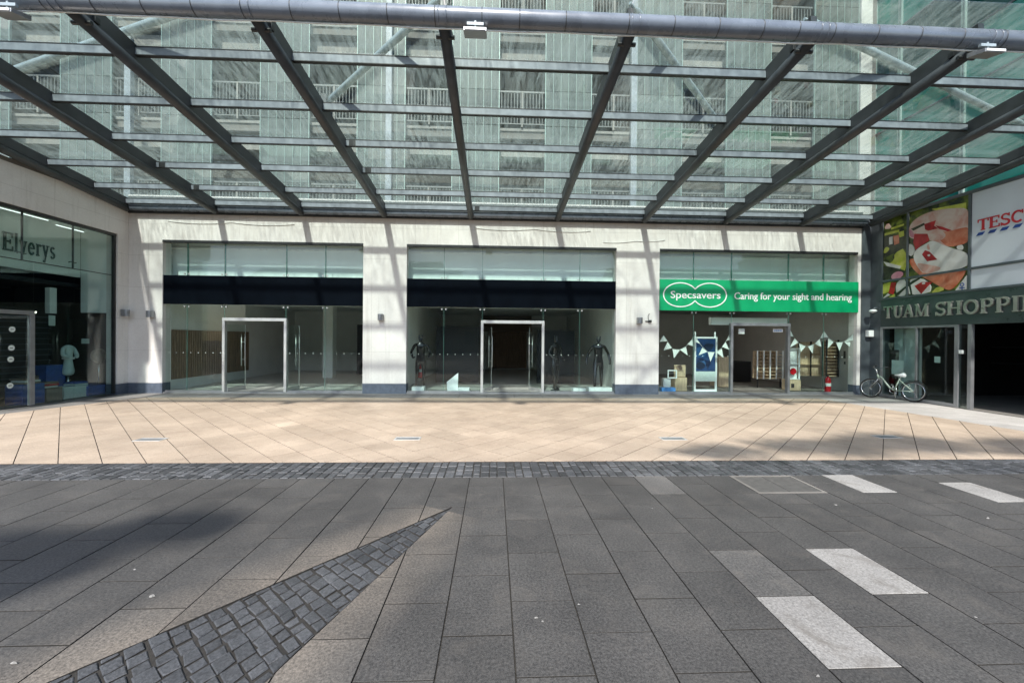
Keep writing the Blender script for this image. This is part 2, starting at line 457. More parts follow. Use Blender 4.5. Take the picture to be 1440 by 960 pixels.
def leaf_mat():
    m, n, l, out = new_mat('leaf')
    g = n.new('ShaderNodeNewGeometry')
    t = noise(n, l, g.outputs['Position'], 3, 2)
    col = ramp(n, l, t.outputs[0], .3, (.03, .07, .015), .7, (.08, .14, .03)).outputs[0]
    d = n.new('ShaderNodeBsdfDiffuse'); l.new(col, d.inputs[0])
    tl = n.new('ShaderNodeBsdfTranslucent'); l.new(col, tl.inputs[0])
    mx = n.new('ShaderNodeMixShader'); mx.inputs[0].default_value = .35
    l.new(d.outputs[0], mx.inputs[1]); l.new(tl.outputs[0], mx.inputs[2]); l.new(mx.outputs[0], out.inputs[0]); return m
M['leaf'] = leaf_mat()

def brick_mat():
    m, n, l, out = new_mat('far_brick')
    g = n.new('ShaderNodeNewGeometry'); b = n.new('ShaderNodeBsdfPrincipled')
    t = noise(n, l, g.outputs['Position'], .8, 5)
    l.new(ramp(n, l, t.outputs[0], .3, (.15, .12, .10), .7, (.26, .22, .19)).outputs[0], b.inputs['Base Color'])
    b.inputs['Roughness'].default_value = .85; l.new(b.outputs[0], out.inputs[0]); return m
M['brick'] = brick_mat()

# ------------------------------------------------------------------ the facade's fixed numbers
YF = 12.40            # face of the stone facade
XL, XR = -10.60, 11.75  # faces of the two side walls
ZT = 4.46             # heads of the shop openings
OPEN = [(-9.65, -3.90), (-2.62, 3.71), (5.05, 11.36)]
YG = 12.49            # shop glass

# ------------------------------------------------------------------ ground
mb = MB(); mb.box(-160, 160, -160, 260, -.3, -.06)
struct(mb.build('ground', M['asphalt']))

TIP = (-.40, 4.05)
WL, WR = (-2.99, 1.02), (-1.42, 1.02)
def hp(p, q, keep):
    dx, dy = q[0]-p[0], q[1]-p[1]; L = math.hypot(dx, dy); nx, ny = dy/L, -dx/L; d = nx*p[0]+ny*p[1]
    if nx*keep[0]+ny*keep[1] > d: nx, ny, d = -nx, -ny, -d
    return nx, ny, d
inside = (-1.6, 2.0)
HA = hp(TIP, WL, inside); HB = hp(TIP, WR, inside)
neg = lambda h: (-h[0], -h[1], -h[2])
PX0, PP, PL = 1.70, .395, .585
PALE = {(0, 0): 'M', (2, 1): 'M', (6, 4): 'M', (9, 3): 'M'}
pale_cells = [(1.70, 1.995, 2.58), (2.49, 2.58, 3.165), (4.07, 4.335, 4.92), (5.255, 4.0425, 4.6275)]
greyish = [(1.70, 2.58), (1.70, 4.335)]
mb = MB()
for i in range(-46, 48):
    x0 = PX0 + i*PP
    half = 0 if i % 2 == 0 else PL/2
    for j in range(-16, 9):
        y0 = 2.58 + half + (j)*PL - 0
        y1 = y0 + PL
        ya, yb = max(y0, -6.5), min(y1, 4.92)
        if yb - ya < .02: continue
        if any(abs(x0-c[0]) < .02 and abs(y0-c[1]) < .05 for c in pale_cells): continue
        if i in (3, 4) and yb > 4.3:
            yb = min(yb, 4.335)
            if yb - ya < .02: continue
        cell = [(x0, ya), (x0+PP, ya), (x0+PP, yb), (x0, yb)]
        t = rnd.gauss(1.0, .065)
        if any(abs(x0-c[0]) < .02 and abs(y0-c[1]) < .05 for c in greyish): t = 1.75
        zj = rnd.uniform(-.0012, .0012)
        pieces = [cell]
        if x0 < 0.2 and x0 > -4.5 and yb > 0.9:
            lo = clip(cell, 0, 1, TIP[1]); up = clip(cell, 0, -1, -TIP[1])
            a = clip(lo, *neg(HA)) if len(lo) > 2 else []; b = clip(lo, *HA) if len(lo) > 2 else []
            b = clip(b, *neg(HB)) if len(b) > 2 else []
            whole = abs(abs(area(a))-abs(area(lo))) < 1e-5 or abs(abs(area(b))-abs(area(lo))) < 1e-5 if len(lo) > 2 else True
            pieces = [cell] if whole else [p for p in (a, b, up) if len(p) > 2]
        for p in pieces:
            slab(mb, p, .0085, .0012, zj, .03, t, .0022)
pv = struct(mb.build('plaza_paving', [M['basalt'], M['grout']], tint=True))
mb = MB(); mb.box(-17, 21, -6.6, 12.9, -.055, -.0125)
struct(mb.build('paving_bed', M['grout']))

# pale slabs set flush into the dark paving
plabels = ['pale stone slab with dirty crossways smears, nearest the camera at the lower right',
           'pale stone slab with rusty stains, second from the camera on the right',
           'pale stone slab touching the cobble band, right of the metal access cover',
           'clean whitish stone slab at the far right edge, just short of the cobble band']
for (x0, y0, y1), lb in zip(pale_cells, plabels):
    mb = MB(); slab(mb, [(x0, y0), (x0+PP, y0), (x0+PP, y1), (x0, y1)], .006, .003, .001, .03, rnd.uniform(.95, 1.1))
    tag(mb.build('paving_slab', [M['pale_slab'], M['grout']], tint=True), lb, 'paving slab', 'pale slabs set in the dark paving')

# access cover
t_ = thing('access_cover', 'rectangular metal access cover with pale frame beside the cobble band', 'cover', (3.28, 4.63, 0))
mb = MB()
for a in ((2.89, 3.67, 4.34, 4.375), (2.89, 3.67, 4.88, 4.915), (2.89, 2.925, 4.375, 4.88), (3.635, 3.67, 4.375, 4.88)):
    mb.box(a[0], a[1], a[2], a[3], -.03, .001)
mb.build('frame', M['conc_dark'], t_, .002)
mb = MB(); mb.box(2.928, 3.278, 4.378, 4.877, -.03, -.004); mb.box(3.284, 3.632, 4.378, 4.877, -.03, -.004)
mb.build('lid', solid('worn_cover_infill', (.075, .072, .066), .7, var=.25, scale=20, bump=.4), t_, .002)

# cobble wedge
mb = MB()
ax = Vector((-.50, -.866)); pn = Vector((.866, -.50))
s = 0.0
while s < 3.9:
    ds = rnd.uniform(.082, .104)
    wdt = .26*s + .25
    c = -wdt - rnd.uniform(0, .12)
    while c < wdt:
        dw = rnd.uniform(.07, .125)
        sk = .03
        P = []
        for (ss, cc) in ((s, c), (s, c+dw), (s+ds, c+dw), (s+ds, c)):
            ss2 = ss + rnd.uniform(-.008, .008) + cc*.22; cc2 = cc + rnd.uniform(-.009, .009)
            P.append((TIP[0] + ax.x*ss2 + pn.x*cc2, TIP[1] + ax.y*ss2 + pn.y*cc2))
        if area(P) < 0: P = P[::-1]
        q = clip(clip(P, *HA), *HB)
        if len(q) > 2 and abs(area(q)) > .0006:
            slab(mb, q, .013, .005, rnd.uniform(-.007, .002), .03, rnd.choice([.75, .9, 1, 1.05, 1.1])*rnd.uniform(.9, 1.1), .03)
        c += dw
    s += ds
struct(mb.build('cobble_wedge', [M['sett'], M['grout']], tint=True))

# cobble band
mb = MB()
x = -16.5
while x < 20:
    w = rnd.uniform(.09, .125)
    ys = [4.925]
    k = rnd.random()
    if k < .7: ys += [5.125 + rnd.uniform(-.05, .05), 5.33 + rnd.uniform(-.05, .05)]
    else: ys += [5.03 + rnd.uniform(-.03, .03), 5.18 + rnd.uniform(-.03, .03), 5.38 + rnd.uniform(-.04, .04)]
    ys += [5.545]
    for a, b in zip(ys[:-1], ys[1:]):
        j = lambda: rnd.uniform(-.004, .004)
        slab(mb, [(x+j(), a), (x+w+j(), a), (x+w+j(), b), (x+j(), b)], .011, .007, rnd.uniform(-.006, .002), .03, rnd.choice([.7, .9, 1, 1.1, 1.35])*rnd.uniform(.9, 1.1), .025)
    x += w
struct(mb.build('cobble_band', [M['sett'], M['grout']], tint=True))

# sand-coloured pavers laid on the diagonal
mb = MB()
g = .39; c45 = math.cos(R(45))
A1 = hp((9.45, 11.55), (10.25, 5.5), (0, 8))          # limit against the entrance apron
A2 = hp((-10.55, 8.2), (-9.45, 11.6), (0, 8))         # limit against the left shop's strip
off = .21
for i in range(-50, 60):
    for j in range(-50, 60):
        u0, v0 = i*g, j*g
        P = [((u-v)*c45 + off, (u+v)*c45 + 8.0) for u, v in ((u0, v0), (u0+g, v0), (u0+g, v0+g), (u0, v0+g))]
        if max(p[0] for p in P) < -16 or min(p[0] for p in P) > 20: continue
        q = clip(clip(P, 0, -1, -5.55), 0, 1, 11.55)
        if len(q) < 3: continue
        q = clip(q, *A1)
        if len(q) > 2: q = clip(q, *A2) if P[0][1] > 8.2 or P[0][0] > -10.5 else q
        if len(q) < 3: continue
        slab(mb, q, .009, .002, rnd.uniform(-.0008, .0008), .03, rnd.gauss(1, .04), .001)
struct(mb.build('pavement', [M['beige'], M['grout_l']], tint=True))

# granite flags along the shop fronts, in front of the left shop and the entrance
mb = MB()
def flags(poly_clip, x0, x1, y0, y1, a, b, tint):
    nx = int((x1-x0)/a)+1; ny = int((y1-y0)/b)+1
    for i in range(nx):
        for j in range(ny):
            P = [(x0+i*a, y0+j*b), (x0+(i+1)*a, y0+j*b), (x0+(i+1)*a, y0+(j+1)*b), (x0+i*a, y0+(j+1)*b)]
            P = clip(P, 1, 0, x1); P = clip(P, 0, 1, y1) if len(P) > 2 else P
            for h in poly_clip:
                if len(P) > 2: P = clip(P, *h)
            if len(P) > 2: slab(mb, P, .006, .002, 0, .03, tint*rnd.gauss(1, .06), .001)
flags([], XL, XR, 11.555, 12.46, .8, .46, .62)
flags([neg(A1)], 9.3, XR+.4, 5.55, 11.55, .6, .6, 1.25)
flags([neg(A2)], XL-.3, -9.3, 8.2, 11.55, .6, .6, .5)
struct(mb.build('granite_apron', [M['granite'], M['grout_l']], tint=True))

# recessed ground lights
def ground_light(x, y):
    t = thing('ground_light', '', 'ground light', (x, y, 0), 'flush lights in the sand-coloured paving')
    mb = MB()
    for a in ((-.21, .21, -.10, -.075), (-.21, .21, .075, .10), (-.21, -.185, -.075, .075), (.185, .21, -.075, .075)):
        mb.box(x+a[0], x+a[1], y+a[2], y+a[3], -.02, .0065)
    mb.build('frame', M['inox'], t, .001)
    mb = MB(); mb.box(x-.184, x+.184, y-.074, y+.074, -.02, .0035); mb.build('lens', M['alu'], t)
    return t
gl0 = ground_light(-5.47, 6.81); gl0['label'] = 'flush rectangular light in the paving in front of the left empty shop'
dup(gl0, (-1.41, 6.84, 0), 'flush rectangular light in the paving below the second empty shop\'s left end')
dup(gl0, (3.02, 6.79, 0), 'flush rectangular light in the paving below the second empty shop\'s right end')
gl3 = dup(gl0, (6.87, 6.89, 0), 'flush rectangular light in the paving in front of the green-signed shop')

def litter(px, py, r, label):
    c = atZ(px, py); mb = MB(); n = 7; k = rnd.uniform(0, 6)
    P = [(c.x+r*rnd.uniform(.4, .9)*math.cos(k+6.283*i/n)*1.5, c.y+r*rnd.uniform(.3, .7)*math.sin(k+6.283*i/n)) for i in range(n)]
    mb.add([(p[0], p[1], .0035) for p in P] + [(p[0]*.6+c.x*.4, p[1]*.6+c.y*.4, .003+r*rnd.uniform(.25, .7)) for p in P], [tuple(range(n))[::-1], tuple(range(n, 2*n))] + [(i, (i+1) % n, n+(i+1) % n, n+i) for i in range(n)])
    tag(mb.build('paper_scrap', M['scrap']), label, 'scrap', 'white scraps of litter on the dark paving')
litter(214, 839, .018, 'white scrap of litter on the dark paving left of the cobble wedge')
litter(20, 933, .016, 'white scrap of litter in the bottom left corner of the dark paving')
litter(189, 801, .011, 'tiny white scrap of litter at the edge of the tree shadow')
litter(754, 869, .011, 'larger left one of two close white scraps on the middle foreground paving')
litter(763, 874, .009, 'smaller right one of two close white scraps on the middle foreground paving')
litter(814, 850, .008, 'tiny white scrap of litter just right of the close pair of scraps')
litter(1150, 951, .010, 'white scrap of litter just below the nearest pale slab')
litter(1372, 868, .010, 'white scrap of litter on the dark paving right of the two nearest pale slabs')
litter(1389, 729, .016, 'white scrap of litter below the clean slab near the right edge')

# ------------------------------------------------------------------ shop building (stone facade, rooms)
sb = thing('shop_building', 'pale limestone shop building with three glazed openings under the glass canopy', 'building', (0.4, YF, 0))
mb = MB()
piers = [(XL-.02, OPEN[0][0]), (OPEN[0][1], OPEN[1][0]), (OPEN[1][1], OPEN[2][0]), (OPEN[2][1], 11.47)]
for a, b in piers: mb.box(a, b, YF, YF+.30, .30, ZT)
mb.box(XL-.02, 11.47, YF, YF+.30, ZT, 5.75)
mb.build('wall', M['stone'], sb)
for a, b in piers:
    mb = MB(); mb.box(a-.004, b+.004, YF-.006, YF+.304, 0, .298); mb.build('plinth', M['plinth'], sb)
for a, b in OPEN:
    mb = MB(); mb.box(a+.002, b-.002, YF+.02, YF+.30, -.01, .035); mb.build('threshold', M['alu'], sb, .004)
    mb = MB(); mb.box(a, b, YF-.012, YF+.10, ZT-.07, ZT-.002); mb.build('opening_trim', M['black_steel'], sb)
# rooms: floor, ceiling, side and back walls, and the bulkhead behind the top glass
depth = [8.2, 9.6, 7.0]
wallm = [M['wall_white'], M['wall_white'], M['wall_shop']]
for k, (a, b) in enumerate(OPEN):
    ya, yb = YF+.305, YF+.305+depth[k]
    a2, b2 = a-.25, b+.25
    mb = MB(); mb.box(a2, b2, ya, yb, -.05, .02); mb.build('interior_floor', [M['tile'], M['tile'], M['conc_dark']][k], sb)
    mb = MB(); mb.box(a2, b2, ya+.275, yb, 2.95, 3.05); mb.build('interior_ceiling', [M['wall_white'], M['wall_white'], M['wall_grey']][k], sb)
    mb = MB()
    mb.box(a2-.1, a2, ya, yb, .02, 4.6); mb.box(b2, b2+.1, ya, yb, .02, 4.6); mb.box(a2, b2, yb, yb+.1, .02, 2.95)
    mb.box(a2, a, ya, ya+.02, .02, 4.6); mb.box(b, b2, ya, ya+.02, .02, 4.6)
    mb.build('interior_wall', wallm[k], sb)
    mb = MB(); mb.box(a2, b2, ya+.17, ya+.27, 2.62, 4.6); mb.box(a2, b2, ya, ya+.27, 4.6, 4.7)
    mb.build('bulkhead', M['bulkhead'], sb)
    mb = MB(); mb.box(a2, b2, ya+.10, ya+.167, 4.31, 4.34)
    mb.build('bulkhead_ledge', M['white_gloss'], sb)

# slatted wood wall panels in the empty shops
def slat_wall(x, y0, y1, z0, z1, nrm):
    mb = MB()
    y = y0
    while y < y1:
        w = rnd.uniform(.085, .12); mb.box(x, x+nrm*.03, y, min(y+w-.008, y1), z0, z1); y += w
    mb.box(x+nrm*-.004, x+nrm*.006, y0, y1, z0+.01, z1-.01)
    return mb
mb = slat_wall(OPEN[0][0]-.24, 12.75, 17.0, .33, 1.86, 1)
tag(mb.build('slat_panel', M['slat']), 'dark brown vertical slat panelling on the side wall of the left empty shop', 'wall panel')
mb = MB(); x = -.35
while x < 1.75:
    w = rnd.uniform(.07, .11); mb.box(x, x+w-.012, 22.14, 22.18, .1, 2.05); x += w
mb.box(-.35, 1.75, 22.185, 22.2, .1, 2.05)
tag(mb.build('slat_panel', M['slat']), 'dark wooden slat panel far inside, seen through the open door of the second empty shop', 'wall panel')

# dark panels and partitions inside the empty shops
def interior_panel(name, label, x0, x1, y0, y1, z0, z1, m, cat='partition'):
    mb = MB(); mb.box(x0, x1, y0, y1, z0, z1); return tag(mb.build(name, m, bevel=.004), label, cat)
interior_panel('partition', 'white square column inside the left empty shop behind the open door', -6.95, -6.55, 17.0, 17.4, .02, 2.95, M['wall_white'])
interior_panel('display_wall', 'charcoal wall panel behind the right panes of the left empty shop', -6.1, -4.9, 18.6, 18.7, .02, 2.25, M['wall_dark'], 'wall panel')
interior_panel('partition', 'pale partition at the right end inside the left empty shop', -4.85, -3.9, 17.6, 17.72, .02, 2.3, M['wall_grey'])
interior_panel('display_wall', 'midnight blue display panel behind the mannequin in the second empty shop', -2.15, -.55, 15.4, 15.5, .02, 2.12, M['wall_dark'], 'wall panel')
interior_panel('display_wall', 'dark display panel right of the open door in the second empty shop', 1.6, 3.0, 15.2, 15.3, .02, 2.0, M['wall_dark'], 'wall panel')
interior_panel('beige_header', 'beige header above the slat panel at the back of the second empty shop', -.6, 2.0, 22.0, 22.12, 2.06, 2.9, M['beige_cloth'], 'wall panel')

# ------------------------------------------------------------------ shop fronts
def leaf(root, hx, side, ang):
    """frameless glass door leaf hinged at hx, swung inwards by ang; side=+1 leaf runs to +x when shut"""
    w, z0, z1 = .84, .05, 2.03
    dx, dy = side*math.cos(ang), math.sin(ang)
    nx, ny = -dy, dx
    def P(u, d, z): return (hx + dx*u + nx*d, YG+.05 + dy*u + ny*d, z)
    def hb(mb, u0, u1, d0, d1, za, zb):
        mb.hexa([P(u0,d0,za),P(u1,d0,za),P(u1,d1,za),P(u0,d1,za),P(u0,d0,zb),P(u1,d0,zb),P(u1,d1,zb),P(u0,d1,zb)])
    mb = MB(); hb(mb, .0, w, -.006, .006, z0+.09, z1)
    d = mb.build('door', M['shop_glass'], root)
    mb = MB(); hb(mb, .0, w, -.02, .02, z0-.03, z0+.09); mb.build('bottom_rail', M['inox'], d, .003)
    mb = MB()
    for q in (-1, 1):
        mb.tube([P(w-.10, q*.055, .75), P(w-.10, q*.055, 1.75)], .014, 8)
        for z in (.95, 1.5): mb.tube([P(w-.10, 0, z), P(w-.10, q*.055, z)], .009, 6)
    mb.build('handle', M['inox'], d)
    mb = MB(); hb(mb, w, w+.006, -.008, .008, z0+.09, z1); mb.build('edge', M['inox'], d)

def shopfront(label, op, xs, door_ang, frame_mat, topglass, lowglass, fz):
    a, b = op
    t = thing('shopfront', label, 'shop front', ((a+b)/2, YG, 0), 'glazed shop fronts under the canopy')
    cols = [a+.02] + xs + [b-.02]
    f0, f1 = fz
    for i in range(5):
        x0, x1 = cols[i]+.004, cols[i+1]-.004
        mb = MB(); mb.box(x0, x1, YG, YG+.012, f1-.02, ZT-.072); mb.build('upper_pane', topglass, t)
        if i != 2:
            mb = MB(); mb.box(x0, x1, YG, YG+.012, .037, f0+.02)
            nd = int((x1-x0)/.2)
            for q in range(nd): 
                xq = x0+(x1-x0)*(q+.5)/nd; mb.box(xq-.011, xq+.011, YG-.0012, YG-.0002, 1.17, 1.192, 1)
            mb.build('pane', [lowglass, M['robe']], t)
        else:
            mb = MB(); mb.box(x0, x1, YG, YG+.012, 2.13, f0+.02); mb.build('transom_pane', lowglass, t)
    # glass fins and joints
    for x in cols[1:-1]:
        mb = MB(); mb.box(x-.0035, x+.0035, YG-.002, YG+.014, f1, ZT-.072); mb.box(x-.005, x+.005, YG+.016, YG+.07, f1, ZT-.072)
        mb.build('glass_fin', M['glass_edge'], t)
        mb = MB(); mb.box(x-.0035, x+.0035, YG-.002, YG+.014, .037, f0); mb.build('glass_joint', M['glass_edge'], t)
    for x in cols[1:-1]:
        for z in (f0-.06, f1+.05):
            for q in (-.06, .06):
                mb = MB(); mb.lathe([(.022, -.03), (.026, -.022), (.026, 0)], (x+q, YG, z), 10, axis='Y')
                mb.build('patch_fitting', M['inox'], t)
    for i, j in ((0, 2), (3, 5)):
        mb = MB(); mb.box(cols[i]+(.04 if i else 0), cols[j]-(0 if i else .04), YG-.02, YG+.04, .0355, .075); mb.build('bottom_channel', M['alu'], t, .003)
    # door portal
    x0, x1 = cols[2], cols[3]
    mb = MB(); w = .075
    mb.box(x0-w/2, x0+w/2, YG-.05, YG+.07, .036, 2.125); mb.box(x1-w/2, x1+w/2, YG-.05, YG+.07, .036, 2.125)
    mb.box(x0-w/2, x1+w/2, YG-.055, YG+.075, 2.127, 2.215)
    mb.build('door_frame', frame_mat, t, .004)
    if door_ang:
        leaf(t, x0+.05, 1, door_ang[0]); leaf(t, x1-.05, -1, door_ang[1])
    return t
X = lambda px, y=470: atY(px, y, YG).x
sf1 = shopfront('empty glazed shop front on the left with steel door portal and brown slats inside', OPEN[0],
                [X(263), X(315.5), X(402), X(457)], (R(88), R(92)), M['inox'], M['green_glass'], M['shop_glass'], (2.60, 3.44))
sf2 = shopfront('empty glazed shop front in the middle with black mannequins behind the panes', OPEN[1],
                [X(624), X(678), X(763.5), X(815)], (R(74), R(70)), M['inox'], M['green_glass'], M['shop_glass'], (2.60, 3.43))
sf3 = shopfront('open optician shop front below the green sign, its door wide open', OPEN[2],
                [X(975), X(1028.5), X(1108.5), X(1158)], None, M['alu'], M['green_glass'], M['shop_glass'], (2.58, 3.52))

# fascia boards
for (a, b), lb in ((OPEN[0], 'blank midnight-blue fascia board across the left empty shop'), (OPEN[1], 'blank midnight-blue fascia board across the middle empty shop')):
    mb = MB(); mb.box(a+.012, b-.012, YF+.015, YG-.012, 2.60, 3.44)
    tag(mb.build('fascia_board', M['navy'], bevel=.006), lb, 'sign board', 'blank dark fascia boards')

# ------------------------------------------------------------------ lettering
def text_mb(mb, s, width, cap, fn, d0, d1, bold=.012, mi=0):
    cu = bpy.data.curves.new('lettering_curve', 'FONT'); cu.body = s; cu.size = 1; cu.offset = bold; cu.resolution_u = 4
    ob = bpy.data.objects.new('lettering_curve', cu); COL.objects.link(ob)
    bpy.context.view_layer.update()
    me = bpy.data.meshes.new_from_object(ob.evaluated_get(bpy.context.evaluated_depsgraph_get()))
    xs = [v.co.x for v in me.vertices]; x0, x1 = min(xs), max(xs)
    sx = width/(x1-x0); sy = cap/.72
    vs = [((v.co.x-x0)*sx, v.co.y*sy) for v in me.vertices]
    fs = [tuple(p.vertices) for p in me.polygons]
    cnt = {}
    for f in fs:
        for i in range(len(f)):
            e = (f[i], f[(i+1) % len(f)]); k = (min(e), max(e)); cnt.setdefault(k, []).append(e)
    n = len(vs)
    V = [fn(a, b, d0) for a, b in vs] + [fn(a, b, d1) for a, b in vs]
    Fc = [tuple(i+n for i in f) for f in fs] + [tuple(f[::-1]) for f in fs]
    for k, e in cnt.items():
        if len(e) == 1: i, j = e[0]; Fc.append((i, j, j+n, i+n))
    mb.add(V, Fc, mi)
    bpy.data.objects.remove(ob); bpy.data.curves.remove(cu); bpy.data.meshes.remove(me)

# slab-serif capitals and lower case drawn as strokes on a 0..1 high cell
def arc(cx, cy, rx, ry, a0, a1, n=14): return [(cx+rx*math.cos(R(a0+(a1-a0)*i/n)), cy+ry*math.sin(R(a0+(a1-a0)*i/n))) for i in range(n+1)]
T_, K_ = .095, .20     # thin and thick strokes
def st(x, y0=0, y1=1, w=K_, ser='bt', sw=.17, sh=.075):
    o = [([(x, y0), (x, y1)], w)]
    if 'b' in ser: o.append(([(x-sw, y0+sh/2), (x+sw, y0+sh/2)], sh))
    if 't' in ser: o.append(([(x-sw, y1-sh/2), (x+sw, y1-sh/2)], sh))
    return o
G = {
 'T': (.86, st(.43, 0, 1, K_, 'b') + [([(.0, .95), (.86, .95)], .10), ([(.035, 1), (.035, .72)], .07), ([(.825, 1), (.825, .72)], .07)]),
 'E': (.80, st(.17, 0, 1, K_, 'bt') + [([(.2, .95), (.76, .95)], .10), ([(.2, .05), (.80, .05)], .10), ([(.2, .51), (.6, .51)], .09), ([(.73, 1), (.73, .74)], .07), ([(.765, 0), (.765, .28)], .07), ([(.58, .39), (.58, .63)], .06)]),
 'S': (.72, [(arc(.36, .73, .25, .22, 25, 270), .13), (arc(.36, .27, .27, .22, 90, -155), .15), ([(.63, 1), (.63, .72)], .06), ([(.07, 0), (.07, .28)], .06)]),
 'C': (.86, [(arc(.47, .5, .37, .445, 48, 312, 22), .15), ([(.79, 1), (.79, .68)], .07)]),
 'O': (.94, [(arc(.47, .5, .37, .44, 0, 360, 28), .15)]),
 'U': (.90, st(.2, .35, 1, K_, 't') + st(.73, .35, 1, .12, 't', .15) + [(arc(.465, .36, .265, .30, 180, 360), .14)]),
 'A': (.98, [([(.14, .03), (.47, .98)], .10), ([(.45, 1.0), (.83, .03)], K_), ([(.26, .33), (.68, .33)], .08), ([(.0, .04), (.30, .04)], .075), ([(.64, .04), (.98, .04)], .075)]),
 'M': (1.16, [([(.17, .03), (.17, .97)], .10), ([(.15, .98), (.57, .08)], .19), ([(.57, .05), (.95, .98)], .09), ([(.97, .03), (.97, .97)], K_), ([(.02, .04), (.33, .04)], .075), ([(.8, .04), (1.15, .04)], .075), ([(.02, .96), (.2, .96)], .075), ([(.95, .96), (1.15, .96)], .075)]),
 'H': (.96, st(.18, 0, 1, K_) + st(.78, 0, 1, K_) + [([(.2, .5), (.78, .5)], .09)]),
 'P': (.78, st(.18, 0, 1, K_) + [(arc(.40, .72, .26, .235, 92, -92), .14), ([(.2, .95), (.42, .95)], .09), ([(.2, .49), (.42, .49)], .08)]),
 'I': (.38, st(.19, 0, 1, K_)),
 'N': (.98, [([(.17, .03), (.17, .97)], .10), ([(.15, .97), (.80, .05)], .19), ([(.82, .03), (.82, .97)], .10), ([(.02, .04), (.33, .04)], .075), ([(.02, .96), (.25, .96)], .075), ([(.66, .96), (.97, .96)], .075)]),
 'G': (.92, [(arc(.47, .5, .37, .445, 48, 330, 22), .15), ([(.79, 1), (.79, .70)], .07), ([(.79, .08), (.79, .46)], .17), ([(.62, .44), (.92, .44)], .075)]),
 'l': (.34, st(.17, 0, 1.04, .13, 'b', .13) + [([(.05, 1.0), (.18, 1.0)], .07)]),
 'v': (.60, [([(.10, .68), (.31, .03)], .13), ([(.50, .68), (.31, .03)], .07), ([(.0, .67), (.24, .67)], .06), ([(.38, .67), (.60, .67)], .06)]),
 'e': (.58, [(arc(.29, .34, .22, .31, 0, 325, 20), .11), ([(.1, .37), (.5, .37)], .06)]),
 'r': (.46, st(.14, 0, .68, .13, 'b', .13) + [(arc(.33, .44, .17, .2, 150, 50), .10), ([(.03, .66), (.14, .66)], .06)]),
 'y': (.60, [([(.10, .68), (.32, .03)], .13), ([(.50, .68), (.22, -.24)], .07), ([(.0, .67), (.24, .67)], .06), ([(.38, .67), (.60, .67)], .06), ([(.08, -.24), (.24, -.27)], .09)]),
 's': (.48, [(arc(.24, .50, .15, .15, 30, 270), .09), (arc(.24, .18, .16, .15, 90, -150), .10)]),
 ' ': (.42, []),
}
def stroke_text(s, height, width, gap=.07):
    """list of polygons (a,b), fitted to width"""
    x = 0; polys = []; k = 0
    for ch in s:
        w, strokes = G[ch]
        for pts, sw in strokes:
            n = len(pts); L = []; Rr = []
            closed = math.hypot(pts[0][0]-pts[-1][0], pts[0][1]-pts[-1][1]) < 1e-6
            for i in range(n):
                p0 = pts[max(i-1, 0)] if not (closed and i == 0) else pts[-2]
                p1 = pts[min(i+1, n-1)] if not (closed and i == n-1) else pts[1]
                dx, dy = p1[0]-p0[0], p1[1]-p0[1]; l_ = math.hypot(dx, dy); nx, ny = -dy/l_, dx/l_
                L.append((x+pts[i][0]+nx*sw/2, pts[i][1]+ny*sw/2)); Rr.append((x+pts[i][0]-nx*sw/2, pts[i][1]-ny*sw/2))
            for i in range(n-1): polys.append((k, [L[i], Rr[i], Rr[i+1], L[i+1]]))
            k += 1
        x += w + gap
    sx = width/(x-gap)
    return [(k, [(a*sx, b*height) for a, b in p]) for k, p in polys]
def letters(mb, s, height, width, fn, d0, d1, gap=.07):
    for k, p in stroke_text(s, height, width, gap):
        mb.prism(p, fn, d0, d1 + (k % 7)*.0006)

# green optician sign
a, b = OPEN[2]; z0, z1 = 2.575, 3.525; ys = YF-.03
t_ = thing('shop_sign', 'long bright green shop sign with white double-oval logo and slogan', 'sign', ((a+b)/2, ys, z0))
mb = MB(); mb.box(a+.005, b+.01, ys, YG-.012, z0, z1); mb.build('board', M['green_sign'], t_, .006)
c = atY(977.3, 414.7, ys)
fn = lambda u, v, d: (c.x+u, ys-d, c.z+v)
pts = []; ea, eb, ec = .525, .365, .46
th0 = math.acos(ec/ea)
N_ = 40
for i in range(N_+1):
    th = th0 + (2*math.pi-2*th0)*i/N_; pts.append((-ec+ea*math.cos(th), eb*math.sin(th)))
for i in range(1, N_):
    th = -math.pi+th0 + (2*math.pi-2*th0)*i/N_; pts.append((ec+ea*math.cos(th), eb*math.sin(th)))
mb = MB(); n = len(pts)
for i in range(n):
    p, q = pts[i], pts[(i+1) % n]
    def inw(p, k): return (p[0]*k - math.copysign(0, p[0]), p[1]*k)
    dx, dy = q[0]-p[0], q[1]-p[1]; l_ = math.hypot(dx, dy); nx, ny = -dy/l_*.016, dx/l_*.016
    mb.prism([(p[0]-nx, p[1]-ny), (q[0]-nx, q[1]-ny), (q[0]+nx, q[1]+ny), (p[0]+nx, p[1]+ny)], fn, .0, .012 + (i % 3)*.0005)
mb.build('logo_outline', M['white_letter'], t_)
p0, p1 = atY(943, 418.5, ys), atY(1013, 420, ys)
mb = MB(); text_mb(mb, 'Specsavers', p1.x-p0.x, .225, lambda u, v, d: (p0.x+u, ys-d, p0.z+v-.01), 0, .014, .006); mb.build('lettering', M['white_letter'], t_)
q0, q1 = atY(1032.5, 420.5, ys), atY(1197.5, 421.5, ys)
mb = MB(); text_mb(mb, 'Caring for your sight and hearing', q1.x-q0.x, .215, lambda u, v, d: (q0.x+u, ys-d, q0.z+v), 0, .014, .008); mb.build('slogan', M['white_letter'], t_)

